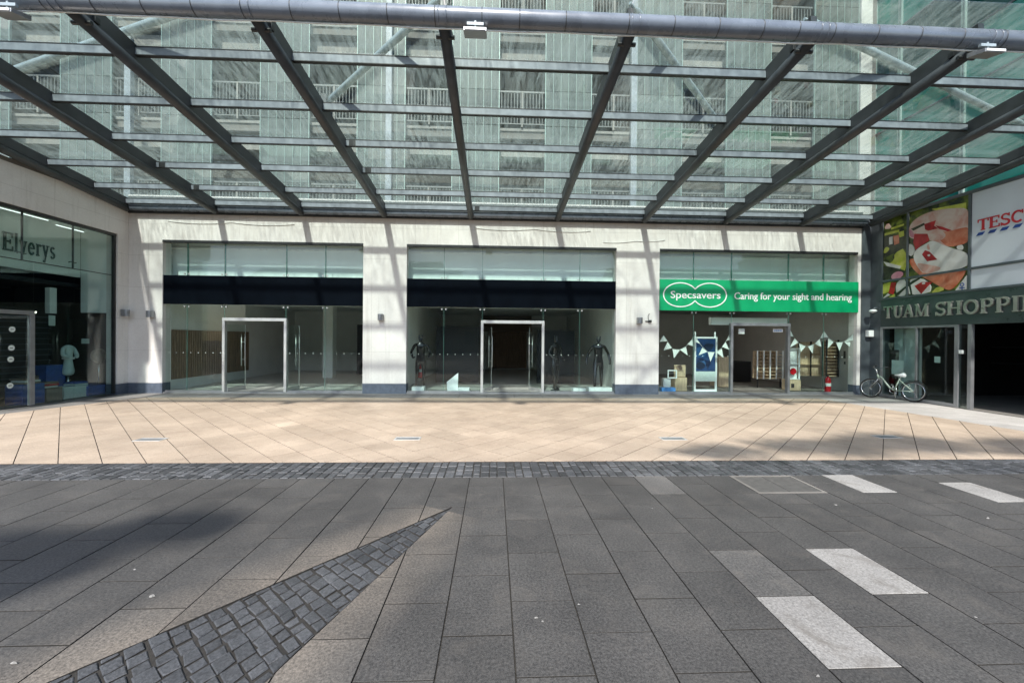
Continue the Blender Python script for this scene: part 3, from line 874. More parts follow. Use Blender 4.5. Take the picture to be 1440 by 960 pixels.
# ------------------------------------------------------------------ wall lamps
def wall_lamp(loc, nrm, label):
    """half-round metal up/down light; nrm points away from the wall"""
    t = thing('wall_lamp', label, 'wall lamp', loc, 'half-round metal wall lamps')
    L = Vector(loc); n = Vector(nrm); s = Vector((0, 0, 1)).cross(n)
    prof = [(-.075, 0), (-.075, .10)] + [(.075*math.cos(R(180-18*i)), .10+.075*math.sin(R(18*i))) for i in range(1, 10)] + [(.075, .10), (.075, 0)]
    mb = MB(); fnl = lambda a, b, d: tuple(L + s*a + n*(b+.012) + Vector((0, 0, d)))
    for z0, z1 in ((0, .055), (.061, .123), (.129, .185)): mb.prism(prof, fnl, z0, z1)
    mb.build('shade', M['alu'], t, .003)
    mb = MB(); mb.prism([(-.06, 0), (.06, 0), (.06, .012), (-.06, .012)], lambda a, b, d: tuple(L + s*a + n*b + Vector((0, 0, d))), .0, .185)
    mb.build('back_plate', M['black_steel'], t)
    return t
wall_lamp((-9.93, YF, 2.20), (0, -1, 0), 'grey half-round wall lamp on the sunlit pier left of the first empty shop')
wall_lamp((-3.36, YF, 2.18), (0, -1, 0), 'grey half-round wall lamp on the pier between the two empty shops')
wall_lamp((4.42, YF, 2.16), (0, -1, 0), 'grey half-round wall lamp on the pier left of the green-signed shop')
wall_lamp((XL, 12.2, 2.22), (1, 0, 0), 'grey wall lamp on the shaded side wall by the left corner')
# small bracket + cable on the third pier
t_ = thing('pier_bracket', 'small rusty metal bracket fixed beside the lamp on the pier left of the green sign', 'bracket', (4.72, YF, 2.22))
mb = MB(); mb.box(4.62, 4.80, YF-.03, YF-.001, 2.22, 2.25); mb.box(4.70, 4.80, YF-.06, YF-.03, 2.20, 2.27); mb.build('plate', M['black_steel'], t_, .003)
mb = MB(); mb.tube([(4.71, YF-.02, 2.27), (4.70, YF-.02, 2.40), (4.74, YF-.02, 2.47)], .008, 6); mb.build('cable', M['black_steel'], t_)
def cable(pts, label):
    P = []
    for i in range(len(pts)-1):
        a, b = Vector(pts[i]), Vector(pts[i+1]); sag = (b-a).length*.03
        for k in range(8):
            u = k/8; P.append(tuple(a.lerp(b, u) - Vector((0, 0, sag*4*u*(1-u)))))
    P.append(pts[-1])
    mb = MB(); mb.tube(P, .008, 6); tag(mb.build('cable', M['wall_white']), label, 'cable', 'loose cables on the stone facade')
cable([(-9.5, YF-.015, 5.0), (-7.7, YF-.015, 5.0), (-5.9, YF-.015, 4.98)], 'thin pale cable sagging along the stone above the left empty shop')
cable([(-.6, YF-.015, 4.98), (1.2, YF-.015, 4.98), (2.9, YF-.015, 4.95)], 'thin pale cable sagging along the stone above the middle empty shop')
cable([(3.3, YF-.015, 4.62), (4.3, YF-.015, 4.68), (5.2, YF-.015, 4.72)], 'thin cable looping over the pier left of the green-signed shop')

# ------------------------------------------------------------------ left shop (side wall)
YE = 9.15
lb_ = thing('corner_shop_building', 'shaded stone side building at the left with tall shop windows', 'building', (XL-2, 10.7, 0))
mb = MB()
mb.box(XL-.3, XL, 12.05, YF-.002, .30, 4.52); mb.box(XL-.3, XL, YE, YF-.002, 4.52, 5.42)
mb.box(XL-6, XL-.302, YE, YE+.25, 0, 5.42)
mb.build('wall', M['stone'], lb_)
mb = MB(); mb.box(XL-.304, XL+.006, 12.046, YF-.004, 0, .298); mb.build('plinth', M['plinth'], lb_)
mb = MB(); mb.box(XL-6, XL-.31, YE+.26, YF+.3, -.05, .02); mb.build('interior_floor', M['conc_dark'], lb_)
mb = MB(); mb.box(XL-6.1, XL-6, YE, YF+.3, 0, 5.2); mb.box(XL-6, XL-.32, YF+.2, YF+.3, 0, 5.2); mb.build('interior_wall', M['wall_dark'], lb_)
mb = MB(); mb.box(XL-6, XL-.002, YE, YF+.3, 5.42, 5.52); mb.build('roof', M['conc_dark'], lb_)
mb = MB(); mb.box(XL-1.1, XL-1.0, YE+.26, 12.05, 3.28, 4.9); mb.box(XL-1.0, XL-.3, YE+.26, YF+.1, 4.9, 5.0); mb.box(XL-1.0, XL-.3, 12.06, 12.1, 2.3, 4.9)
mb.build('bulkhead', M['bulkhead'], lb_)
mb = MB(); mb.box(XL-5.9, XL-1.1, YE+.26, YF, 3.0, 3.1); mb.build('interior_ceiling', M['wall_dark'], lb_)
mb = MB(); mb.box(XL-.75, XL-.72, 9.85, 10.95, 4.56, 4.575); mb.box(XL-.75, XL-.72, 11.15, 11.85, 4.50, 4.515)
mb.build('strip_light', M['strip_light'], lb_)
t_ = thing('shopfront', 'tall dark shop front on the left side wall with white stickers on its door', 'shop front', (XL-.06, 10.7, 0), 'glazed shop fronts under the canopy')
XG = XL-.09
cuts = [YE+.02, 9.45, 10.03, 10.95, 11.45, 12.04]
for a, b in ((YE+.02, 9.82), (9.82, 10.95), (10.95, 12.04)):
    mb = MB(); mb.box(XG-.012, XG, a+.004, b-.004, 3.36, 4.5); mb.build('upper_pane', M['dark_glass'], t_)
for a, b in ((10.03, 10.95), (10.95, 12.04)):
    mb = MB(); mb.box(XG-.012, XG, a+.004, b-.004, .04, 3.34); mb.build('pane', M['dark_glass'], t_)
mb = MB(); mb.box(XG-.012, XG, YE+.02, 10.02, 2.22, 3.34); mb.build('transom_pane', M['dark_glass'], t_)
mb = MB(); mb.box(XG-.012, XG, YE+.02, 9.93, .06, 2.1); d_ = mb.build('door', M['dark_glass'], t_)
mb = MB(); mb.box(XG-.03, XG+.03, 9.93, 10.03, .036, 2.12); mb.box(XG-.03, XG+.03, YE+.02, 10.03, 2.122, 2.21); mb.build('door_frame', M['alu'], t_, .004)
mb = MB(); mb.box(XG-.02, XG+.02, YE+.02, 12.04, 3.342, 3.358); mb.box(XG-.04, XG+.06, YE+.02, 12.05, 4.452, 4.518)
mb.box(XG-.03, XG+.05, 12.0, 12.045, .04, 4.45); mb.build('frame', M['black_steel'], t_)
for i, (px, py) in enumerate(((17, 463), (16, 489), (15, 505), (14, 542))):
    c_ = atX(px, py, XG+.002); mb = MB(); n = 18
    mb.prism([(.062*math.cos(2*math.pi*k/n), .062*math.sin(2*math.pi*k/n)) for k in range(n)], lambda a, b, d: (XG+.002+d, c_.y+a, c_.z+b), 0, .003)
    mb.prism([(-.03, -.008), (.03, -.008), (.03, .008), (-.03, .008)], lambda a, b, d: (XG+.002+d, c_.y+a, c_.z+b), .003, .0045, 1)
    s_ = mb.build('sticker', [M['robe'], M['green_clad']], d_)
mb = MB()
for y in (9.82, 10.95): 
    mb.tube([(XG-.05, y-.09, 3.50), (XG-.05, y-.04, 3.53), (XG-.05, y+.05, 3.50), (XG-.05, y+.10, 3.52)], .012, 6)
    mb.box(XG-.06, XG-.016, y-.006, y+.006, 3.37, 4.45)
mb.build('glass_fin', M['black_steel'], t_)
# lettering on the inner bulkhead
xs_ = XL-.99
p0 = atX(3, 333, xs_); p1 = atX(77, 352, xs_)
mb = MB(); letters(mb, 'Elverys', .44, abs(p1.y-p0.y), lambda u, v, d: (xs_+d, p0.y+u, 3.66+v), .002, .02, .09)
tag(mb.build('shop_lettering', M['dk_green_letter']), 'dark green serif shop name on the pale bulkhead behind the left shop windows', 'lettering')

# things inside the left shop window, from pixels on a display plane half a metre behind the glass
def prop_box(name, label, x, ya, yb, z0, z1, dx, m, cat, bev=.008, group=None):
    mb = MB(); mb.box(x-dx, x, ya, yb, z0, z1); return tag(mb.build(name, m, bevel=bev), label, cat, group)
def pxr(x, y, X): return atX(x, y, X)
X0 = XL-.35
def win_box(name, label, x0, y0, x1, y1, X, dx, m, cat, bev=.008):
    a, b = pxr(x0, y0, X), pxr(x1, y1, X)
    if cat != 'wall panel' and b.z < .35: b.z = .02
    return prop_box(name, label, X, min(a.y, b.y), max(a.y, b.y), b.z, a.z, dx, m, cat, bev)
win_box('display_box', 'dark blue display box with striped label low behind the left shop door', 32, 541, 63, 566, X0, .4, M['navy_blue'], 'display box')
win_box('display_box', 'dark blue display box standing higher beside the white robe in the left shop', 65, 514, 92, 541, X0-.5, .4, M['navy_blue'], 'display box')
win_box('display_box', 'dark blue plinth under the taupe jumper at the right end of the left shop window', 124, 543, 148, 558, X0, .4, M['navy_blue'], 'display box')
win_box('display_table', 'low dark table with folded clothes in the left shop window', 66, 546, 88, 562, X0, .3, M['beige_cloth'], 'table')
def stack(label, px, py, X, cols, w=.34):
    c = atX(px, py, X); t = thing('folded_stack', label, 'folded clothes', (X-.2, c.y, c.z), 'folded clothes in the left shop window')
    for k, m_ in enumerate(cols):
        j = rnd.uniform(-.015, .015); mb = MB(); mb.box(X-.34+j, X-.02+j, c.y-w/2+j, c.y+w/2+j, c.z+k*.05, c.z+k*.05+.046); mb.build('garment', M[m_], t, .015)
stack('folded pile of taupe and white garments by the left shop door', 47, 540, X0, ['beige_cloth', 'card', 'beige_cloth', 'black'])
stack('folded pile of red and white garments on the low table in the left shop window', 74, 545, X0-.02, ['card', 'red', 'beige_cloth'])
stack('folded pile of blue and pale garments on the long plinth in the left shop window', 117, 544, X0-.08, ['sky_blue', 'robe', 'navy_blue'])
win_box('display_plinth', 'long pale green low plinth below the white robe', 90, 545, 124, 556, X0-.05, .4, M['robe'], 'plinth')
win_box('display_wall', 'black display wall with thin shelves inside the left shop', 20, 385, 80, 560, X0-2.2, .1, M['black'], 'wall panel')
t_ = thing('shelf_wall', 'dark slatted display wall behind the robe in the left shop', 'shelving', (XL-2.0, 11.4, 0))
mb = MB(); mb.box(XL-2.1, XL-2.0, 10.3, 12.2, .02, 2.4); mb.build('back_panel', M['wall_dark'], t_)
mb = MB()
for k in range(13): mb.box(XL-2.0, XL-1.93, 10.3, 12.2, .35+k*.15, .375+k*.15)
mb.build('slat', M['plinth'], t_)
win_box('wall_cabinet', 'tall pale grey cabinet hanging high inside the left shop', 70, 404, 80, 441, X0-.6, .12, M['card'], 'cabinet')
win_box('framed_notice', 'thin pale framed notice under the cabinet in the left shop', 69, 443, 78, 458, X0-.58, .02, M['robe'], 'frame')
win_box('price_card', 'small pale card on the dark shelves in the left shop', 115, 476, 126, 483, X0-.5, .02, M['robe'], 'card')
mb = MB(); c_ = pxr(49, 440, X0-1.6); mb.lathe([(.02, 0), (.03, .02), (.03, .04)], c_, 12)
tag(mb.build('spot_lamp', M['spot_light']), 'small lit spotlight in the dark ceiling of the left shop', 'spotlight')

# ------------------------------------------------------------------ skinned figures (mannequins)
def skin(name, joints, edges, m, parent=None, loc=(0, 0, 0), sub=2):
    me = bpy.data.meshes.new(name); o = ORI[parent.name] if parent else Vector(loc)
    me.from_pydata([tuple(Vector(j[:3])) for j in joints], edges, [])
    me.materials.append(m)
    ob = bpy.data.objects.new(name, me); COL.objects.link(ob)
    if parent: ob.parent = parent
    else: ob.location = loc
    ORI[ob.name] = Vector(o)
    md = ob.modifiers.new('skin', 'SKIN'); md.use_smooth_shade = True
    if not me.skin_vertices: 
        bm = bmesh.new(); bm.from_mesh(me); bm.verts.layers.skin.verify(); bm.to_mesh(me); bm.free()
    for i, j in enumerate(joints):
        sv = me.skin_vertices[0].data[i]; r = j[3]; sv.radius = r if isinstance(r, tuple) else (r, r)
        sv.use_root = (i == 0)
    sd = ob.modifiers.new('subdivision', 'SUBSURF'); sd.levels = sub; sd.render_levels = sub
    return ob
def mannequin(label, loc, rot, armL, armR, stride):
    t = thing('mannequin', label, 'mannequin', loc, 'black shop mannequins')
    J = [(0, 0, .95, (.15, .10)), (0, 0, 1.12, (.12, .085)), (0, .0, 1.32, (.155, .10)), (0, 0, 1.44, (.10, .07)), (0, 0, 1.53, .045),  # 0-4 pelvis..neck
         (.19, 0, 1.42, .055), armL[0] + (.042,), armL[1] + (.034,), armL[2] + (.03,),
         (-.19, 0, 1.42, .055), armR[0] + (.042,), armR[1] + (.034,), armR[2] + (.03,),
         (.095, 0, .88, .088), (.10, -.02+stride, .49, .056), (.11, stride*1.8, .09, .038), (.12, stride*1.8-.15, .035, .03),
         (-.095, 0, .88, .088), (-.11, -.02-stride, .49, .056), (-.12, -stride*1.8, .09, .038), (-.13, -stride*1.8-.15, .035, .03)]
    E = [(0, 1), (1, 2), (2, 3), (3, 4), (3, 5), (5, 6), (6, 7), (7, 8), (3, 9), (9, 10), (10, 11), (11, 12), (0, 13), (13, 14), (14, 15), (15, 16), (0, 17), (17, 18), (18, 19), (19, 20)]
    skin('body', J, E, M['black_gloss'], t)
    for q in (-1, 1):
        skin('head_fin', [(0, 0, 1.53, .04), (q*.035, 0, 1.63, .035), (q*.06, 0, 1.76, .018)], [(0, 1), (1, 2)], M['black_gloss'], t)
    mb = MB(); L = Vector(loc); mb.lathe([(.16, 0), (.16, .012)], L, 20); mb.build('base_plate', M['chrome'], t, .003)
    t.rotation_euler = (0, 0, rot)
    return t
mannequin('black mannequin with raised fins for a head behind the left pane of the middle shop', (-2.36, 13.35, .02), R(10),
          ((.30, .0, 1.18), (.24, -.18, 1.02), (.16, -.25, 1.04)), ((-.30, 0, 1.18), (-.24, -.18, 1.02), (-.16, -.25, 1.06)), .03)
mannequin('black striding mannequin with square shoulders behind the right pane of the middle shop', (3.36, 13.1, .02), R(-12),
          ((.31, .03, 1.20), (.36, -.02, .98), (.36, -.06, .84)), ((-.31, .03, 1.20), (-.38, .0, .98), (-.36, -.04, .84)), .11)
mannequin('slim black mannequin in shadow just right of the open door of the middle shop', (1.98, 13.15, .02), R(35),
          ((.27, .02, 1.19), (.24, -.12, 1.0), (.20, -.22, .98)), ((-.27, .02, 1.19), (-.2, -.15, 1.02), (-.1, -.22, 1.0)), .05)

def disp_block(label, x0, y0, x1, y1, Y, dy, m=None):
    a, b = atY(x0, y0, Y), atY(x1, y1, Y)
    mb = MB(); mb.box(a.x, b.x, Y, Y+dy, .02, max(.05, a.z)); return tag(mb.build('display_block', m or M['white_gloss'], bevel=.006), label, 'display block', 'white blocks on the floor of the middle shop')
disp_block('small white block on the floor by the leftmost mannequin', 579, 544, 596, 553, 12.62, .3)
disp_block('small white block between the leaning board and the open door', 644, 545, 660, 553, 12.62, .3)
disp_block('white block on the floor left of the striding mannequin', 806, 546, 824, 553, 12.62, .35)
disp_block('white block under the striding mannequin at the right end', 828, 545, 861, 553, 12.62, .35)
t_ = thing('leaning_board', 'white slanted display board leaning in the left half of the middle shop', 'board', (-1.2, 12.75, .02))
P = [atY(624, 540, 12.8), atY(639, 527, 12.8), atY(640, 553, 12.72), atY(627, 553, 12.72)]
P = [(-1.45, 12.78, .32), (-1.12, 12.98, .58), (-1.10, 12.72, .03), (-1.42, 12.66, .03)]
mb = MB(); mb.hexa([P[3], P[2], (P[2][0], P[2][1]+.03, .03), (P[3][0], P[3][1]+.03, .03), P[0], P[1], (P[1][0], P[1][1]+.03, P[1][2]), (P[0][0], P[0][1]+.03, P[0][2])])
mb.build('panel', M['white_gloss'], t_, .003)
def extinguisher(loc, label):
    t = thing('fire_extinguisher', label, 'fire extinguisher', loc); L = Vector(loc)
    mb = MB(); mb.lathe([(.07, 0), (.085, .02), (.085, .40), (.07, .45), (.03, .48), (.03, .50)], L, 20); mb.build('cylinder', M['red'], t)
    mb = MB(); mb.lathe([(.086, .2), (.0865, .201), (.0865, .30), (.086, .301)], L, 20); mb.build('label_band', M['card'], t)
    mb = MB(); mb.box(L.x-.02, L.x+.02, L.y-.02, L.y+.02, L.z+.50, L.z+.54); mb.box(L.x-.015, L.x+.10, L.y-.012, L.y+.012, L.z+.545, L.z+.56); mb.build('valve', M['black'], t, .003)
    mb = MB(); mb.tube([L+Vector((-.02, 0, .52)), L+Vector((-.10, -.02, .50)), L+Vector((-.115, -.02, .36)), L+Vector((-.10, -.02, .16))], .012, 8); mb.build('hose', M['black'], t)
    return t
extinguisher((-2.42, 13.7, .35), 'dull red fire extinguisher low behind the left pane of the middle empty shop')
extinguisher((10.72, 12.74, .03), 'red fire extinguisher at the right end of the optician shop window')

# ------------------------------------------------------------------ optician interior
def yb(name, label, x0, y0, x1, y1, Y, dy, m, cat, bev=.006, floor=False, group=None):
    a, b = atY(x0, y0, Y), atY(x1, y1, Y)
    mb = MB(); mb.box(a.x, b.x, Y, Y+dy, .03 if floor else min(a.z, b.z), a.z)
    return tag(mb.build(name, m, bevel=bev), label, cat, group)
# poster stand
a, b = atY(977, 473.5, 12.78), atY(1008, 556, 12.78)
t_ = thing('poster_stand', 'tall white freestanding frame with a dark blue poster in the optician window', 'poster stand', ((a.x+b.x)/2, 12.78, .03))
zt = a.z; x0, x1 = a.x, b.x
mb = MB(); w = .05
mb.box(x0, x0+w, 12.78, 12.84, .03, zt); mb.box(x1-w, x1, 12.78, 12.84, .03, zt); mb.box(x0+w, x1-w, 12.78, 12.84, zt-w, zt)
mb.box(x0+w, x1-w, 12.78, 12.84, .05, .11); mb.box(x0, x1, 12.70, 12.92, .03, .05)
mb.build('frame', M['white_gloss'], t_, .004)
zm, zl = atY(990, 522, 12.78).z, atY(990, 536, 12.78).z
mb = MB(); mb.box(x0+w, x1-w, 12.80, 12.82, zm, zt-w)
for k in range(9):
    cx, cz, r = rnd.uniform(x0+.12, x1-.12), rnd.uniform(zm+.1, zt-.2), rnd.uniform(.06, .15); nn = 14
    mb.prism([(max(x0+w+.003, min(x1-w-.003, cx+r*math.cos(2*math.pi*i/nn))), cz+r*.8*math.sin(2*math.pi*i/nn)) for i in range(nn)], lambda u, v, d: (u, 12.80-d, v), 0, .001+k*.0006, 1+(k % 2))
mb.build('poster', [solid('poster_blue', (.012, .05, .15), .4, var=.2), solid('poster_navy', (.005, .018, .05), .4), solid('poster_mid_blue', (.03, .10, .24), .4)], t_)
mb = MB(); mb.box(x0+w, x1-w, 12.79, 12.82, zl, zm-.004); mb.build('lower_panel', M['robe'], t_)
for px in (977, 1003):
    c_ = atY(px, 465, 12.8); 
mb = MB(); mb.box(x0+.01, x0+.04, 12.79, 12.82, zt, zt+.16); mb.box(x1-.09, x1-.05, 12.79, 12.82, zt, zt+.16); mb.build('clip', M['white_gloss'], t_)

# bunting
def bunting(label, flags_px, string_px):
    t = thing('bunting', label, 'bunting', tuple(atY(*string_px[0], YG+.05)), 'white bunting in the optician window')
    mb = MB(); mb.tube([atY(px, py, YG+.05) for px, py in string_px], .004, 5); mb.build('string', M['bunting'], t)
    for f in flags_px:
        mb = MB(); P = [atY(px, py, YG+.055) for px, py in f]
        mb.prism([(p.x, p.z) for p in P], lambda u, v, d: (u, YG+.055+d, v), 0, .003)
        mb.build('flag', M['bunting'], t)
s1 = 1182/160.
def q8(pts): return [(920+x/s1*1.0, 440+y/s1) for x, y in pts]
bunting('swag of white triangular flags across the left panes of the optician window',
        [q8(p) for p in ([(55, 300), (135, 290), (98, 232)], [(140, 300), (185, 362), (95, 390)], [(190, 375), (270, 378), (205, 470)], [(265, 380), (330, 350), (348, 440)],
         [(345, 325), (395, 275), (410, 345)], [(425, 250), (480, 322), (432, 300)], [(500, 360), (552, 402), (462, 438)], [(555, 405), (628, 405), (585, 505)], [(645, 408), (702, 370), (720, 465)], [(705, 350), (742, 300), (780, 382)], [(752, 285), (782, 225), (790, 280)])],
        q8([(55, 290), (98, 232), (140, 300), (190, 375), (268, 380), (335, 345), (395, 270), (418, 190), (430, 245), (490, 340), (555, 403), (640, 408), (705, 360), (745, 300), (782, 222)]))
s2 = 1255/170.
def q2(pts): return [(1060+x/s2, 440+y/s2) for x, y in pts]
bunting('swag of white triangular flags across the right panes of the optician window',
        [q2(p) for p in ([(362, 150), (412, 242), (368, 245)], [(425, 262), (465, 305), (372, 360)], [(472, 318), (540, 345), (488, 405)], [(565, 350), (625, 325), (610, 422)], [(632, 320), (685, 270), (702, 352)],
         [(688, 262), (728, 200), (735, 255)], [(732, 192), (772, 255), (735, 252)], [(775, 262), (828, 302), (768, 368)], [(855, 305), (925, 302), (890, 395)], [(940, 300), (1005, 302), (995, 350)], [(945, 298), (1045, 215), (1085, 275)])],
        q2([(360, 145), (420, 258), (470, 315), (550, 350), (630, 322), (690, 262), (730, 188), (780, 262), (850, 305), (935, 300), (1045, 212), (1088, 272)]))

yb('gift_bag', 'bright blue carrier bags on the floor at the left end of the optician window', 931, 545, 950, 556, 12.70, .2, M['sky_blue'], 'bag', floor=True)
yb('gift_bag', 'white carrier bag behind the blue bags in the optician window', 933, 532, 943, 548, 12.95, .15, M['card'], 'bag')
t_ = yb('display_plinth', 'oak plinth box beside the blue bags in the optician window', 949, 531, 966, 549, 13.0, .4, M['oak'], 'plinth', floor=True)
yb('display_card', 'square pale card with a round brown emblem on the oak plinth', 948, 513, 964, 530, 13.05, .03, M['oak'], 'card')
c_ = atY(955.5, 517.5, 13.04); mb = MB()
mb.lathe([(.09, 0), (.09, .008)], (c_.x, 13.035, c_.z), 20, axis='Y'); tag(mb.build('emblem_plaque', M['slat']), 'round brown plaque on the square pale card', 'plaque')
a = atY(939, 520, 12.9); b = atY(952, 532, 12.9)
mb = MB(); w = .035
mb.box(a.x, a.x+w, 12.9, 12.93, b.z, a.z); mb.box(b.x-w, b.x, 12.9, 12.93, b.z, a.z); mb.box(a.x+w, b.x-w, 12.9, 12.93, a.z-w, a.z); mb.box(a.x+w, b.x-w, 12.9, 12.93, b.z, b.z+w)
tag(mb.build('picture_frame', M['white_gloss']), 'small empty white picture frame above the blue bags', 'frame')
yb('oak_counter', 'pale oak counter front behind the poster stand', 1011, 502, 1030, 549, 14.2, .6, M['oak'], 'counter', floor=True)
yb('dark_counter', 'dark counter deep inside the optician shop', 1030, 508, 1056, 545, 16.0, .7, M['black'], 'counter', floor=True)
yb('light_box_header', 'pale illuminated header box above the optician door', 1000, 446, 1107, 457.5, 13.05, .15, M['bulkhead'], 'header')
def sign_plate(label, x0, y0, x1, y1, m1, m2):
    a, b = atY(x0, y0, YG+.12), atY(x1, y1, YG+.12)
    t = thing('hanging_sign', label, 'sign', (a.x, YG+.12, b.z))
    mb = MB(); mb.box(a.x, b.x, YG+.12, YG+.13, b.z, a.z); mb.build('plate', m1, t)
    mb = MB(); h = a.z-b.z
    for k in range(4): mb.box(a.x+(b.x-a.x)*(.12+.2*k), a.x+(b.x-a.x)*(.12+.2*k+.12), YG+.114, YG+.1195, b.z+h*.3, b.z+h*.7)
    mb.build('mark', m2, t)
sign_plate('small grey-green notice hanging at the top left of the optician door', 1038.5, 462, 1047, 469.5, M['robe'], M['bulkhead'])
sign_plate('small white and blue notice hanging at the top right of the optician door', 1087, 462.5, 1101, 467, M['card'], M['sky_blue'])
# spectacle display racks
def rack(label, x0, y0, x1, y1, Y, dy, rows, back, bar, post, legs=True, cols=0):
    a, b = atY(x0, y0, Y), atY(x1, y1, Y)
    t = thing('display_rack', label, 'display rack', ((a.x+b.x)/2, Y, .03))
    z0 = b.z
    mb = MB(); mb.box(a.x, b.x, Y+dy, Y+dy+.03, z0, a.z); mb.build('back_panel', back, t)
    mb = MB()
    for k in range(rows+1):
        z = z0 + (a.z-z0)*k/rows; mb.box(a.x+.02, b.x-.02, Y+.02, Y+dy-.001, z-.008, z+.008)
    mb.build('shelf', bar, t)
    mb = MB()
    for k in range(cols+2):
        x = a.x + (b.x-a.x)*k/(cols+1); mb.box(x-.018, x+.018, Y-.005, Y+.03, z0-.02, a.z+.03)
    mb.build('post', post, t)
    if legs:
        mb = MB()
        for x in (a.x+.05, b.x-.05): mb.box(x-.015, x+.015, Y+.05, Y+.08, .03, z0-.02)
        mb.build('leg', M['black'], t)
    return t
rack('oak spectacle rack with white posts seen through the open optician door', 1065.5, 494, 1101, 532, 14.0, .25, 8, M['oak'], M['oak'], M['white_gloss'], cols=3)
rack('oak wall rack with a black post behind the fourth optician pane', 1124, 481, 1157, 528, 13.6, .12, 3, M['oak'], M['oak'], M['black'], False, 1)
rack('dark slatted spectacle rack at the right end of the optician window', 1163, 479, 1195, 529, 13.3, .12, 11, M['slat'], M['oak'], M['black'], False, 1)
rack('narrow white poster tower with a red circle right of the optician door', 1109.5, 490, 1124, 533, 13.2, .1, 2, M['card'], M['card'], M['white_gloss'], False, 0)
c_ = atY(1115.5, 522, 13.18); mb = MB(); mb.lathe([(.11, 0), (.11, .01)], (c_.x, 13.18, c_.z), 22, axis='Y')
tag(mb.build('red_disc', M['red']), 'red round disc on the narrow white poster tower', 'disc')
a, b = atY(1110, 533.5, 13.2), atY(1126, 550, 13.2)
t_ = thing('cube_plinth', 'oak cube plinth with a dark square hole under the poster tower', 'plinth', ((a.x+b.x)/2, 13.2, .03))
mb = MB(); mb.box(a.x, b.x, 13.2, 13.55, .03, a.z-.01); mb.build('body', M['oak'], t_, .004)
mb = MB(); mb.box(a.x+.06, a.x+.17, 13.196, 13.199, .12, .26); mb.build('recess', M['black'], t_)
c_ = atX(1200.5, 509, OPEN[2][1]+.24); xx = OPEN[2][1]-.002
mb = MB(); mb.box(xx-.005, xx, 12.80, 12.88, 1.12, 1.36); mb.box(xx-.005, xx, 12.80, 12.86, .93, 1.02)
tag(mb.build('wall_sticker', M['black']), 'dark oval sticker on the white jamb at the right end of the optician window', 'sticker')
mb = MB()
for y in (13.6, 15.2, 16.8):
    mb.box(6.2, 7.4, y, y+.06, 2.93, 2.948); mb.box(9.0, 10.2, y, y+.06, 2.93, 2.948)
o_ = mb.build('ceiling_strip_light', M['shop_light'], sb)
# ------------------------------------------------------------------ robe and jumper dummies in the left shop
def lx(px, py, X=X0-.45): return atX(px, py, X)
c_ = lx(96, 505)
t_ = thing('robed_dummy', 'headless dummy in a pale belted robe behind the left shop window', 'mannequin', (c_.x, c_.y, .3))
J = [(0, 0, 1.12, (.125, .10)), (0, 0, .98, (.11, .09)), (0, 0, 1.30, (.15, .10)), (0, 0, 1.42, (.08, .06)), (0, 0, .72, (.16, .13)), (0, 0, .42, (.21, .16)),
     (0, .17, 1.37, .055), (.05, .235, 1.14, .06), (.17, .10, 1.05, .055), (0, -.17, 1.37, .055), (.05, -.235, 1.14, .06), (.17, -.10, 1.05, .055), (0, 0, 1.49, .055)]
skin('robe', [(j[0]*.8, j[1]*.8, j[2]*.8+.22-.3, (j[3][1]*.8, j[3][0]*.8) if isinstance(j[3], tuple) else j[3]*.8) for j in J], [(0, 1), (0, 2), (2, 3), (1, 4), (4, 5), (3, 6), (6, 7), (7, 8), (3, 9), (9, 10), (10, 11), (3, 12)], M['robe'], t_)
mb = MB(); mb.lathe([(.118, 1.02), (.122, 1.03), (.122, 1.065), (.118, 1.075)], (c_.x, c_.y, 0), 20); mb.build('belt', M['card'], t_)
mb = MB(); mb.tube([(c_.x, c_.y, .02), (c_.x, c_.y, .55)], .025, 10); mb.lathe([(.16, .02), (.16, .035)], (c_.x, c_.y, 0), 20); mb.build('stand', M['chrome'], t_)
c_ = lx(139, 500, X0-.25)
t_ = thing('jumper_dummy', 'small torso dummy in a taupe jumper at the right end of the left shop window', 'mannequin', (c_.x, c_.y, .3))
J = [(0, 0, .98, (.10, .14)), (0, 0, 1.2, (.11, .16)), (0, 0, 1.34, (.07, .1)), (0, 0, 1.40, .045), (0, .18, 1.28, .06), (.06, .22, 1.08, .055), (0, -.18, 1.28, .06), (.06, -.22, 1.08, .055)]
skin('jumper', [(j[0], j[1], j[2]-.42, j[3]) for j in J], [(0, 1), (1, 2), (2, 3), (2, 4), (4, 5), (2, 6), (6, 7)], M['beige_cloth'], t_)
mb = MB(); mb.tube([(c_.x, c_.y, .3), (c_.x, c_.y, .9)], .022, 8); mb.build('stand', M['chrome'], t_)

# ------------------------------------------------------------------ right: shopping centre entrance
rb = thing('shopping_centre_entrance', 'dark clad shopping centre entrance building at the right with posters above its doorway', 'building', (XR, 9.0, 0))
YS, YN = 5.6, 12.36
mb = MB(); mb.box(11.475, XR-.002, YN, YN+.34, 0, 5.6); mb.box(XR, XR+.3, 12.02, YN+.34, 0, 5.6)
mb.build('corner_column', M['dark_alu'], rb, .006)
mb = MB(); mb.box(XR, XR+.35, YS, 12.018, 2.12, 2.93); mb.build('beam', M['green_clad'], rb, .006)
mb = MB(); mb.box(XR+.33, XR+7, YS, 12.5, 2.94, 5.4); mb.build('upper_wall', M['dark_alu'], rb)
mb = MB(); mb.box(XR+.36, XR+7, YS, 12.3, 2.6, 2.7); mb.box(XR+7, XR+7.1, YS, 12.4, 0, 2.9); mb.box(XR+.36, XR+7, 12.31, 12.41, 0, 2.9); mb.box(XR+.36, XR+7, YS-.1, YS, 0, 2.9)
mb.build('interior_wall', M['black'], rb)
mb = MB(); mb.box(XR, XR+7, YS, 12.3, -.03, .012); mb.build('interior_floor', M['conc_dark'], rb)
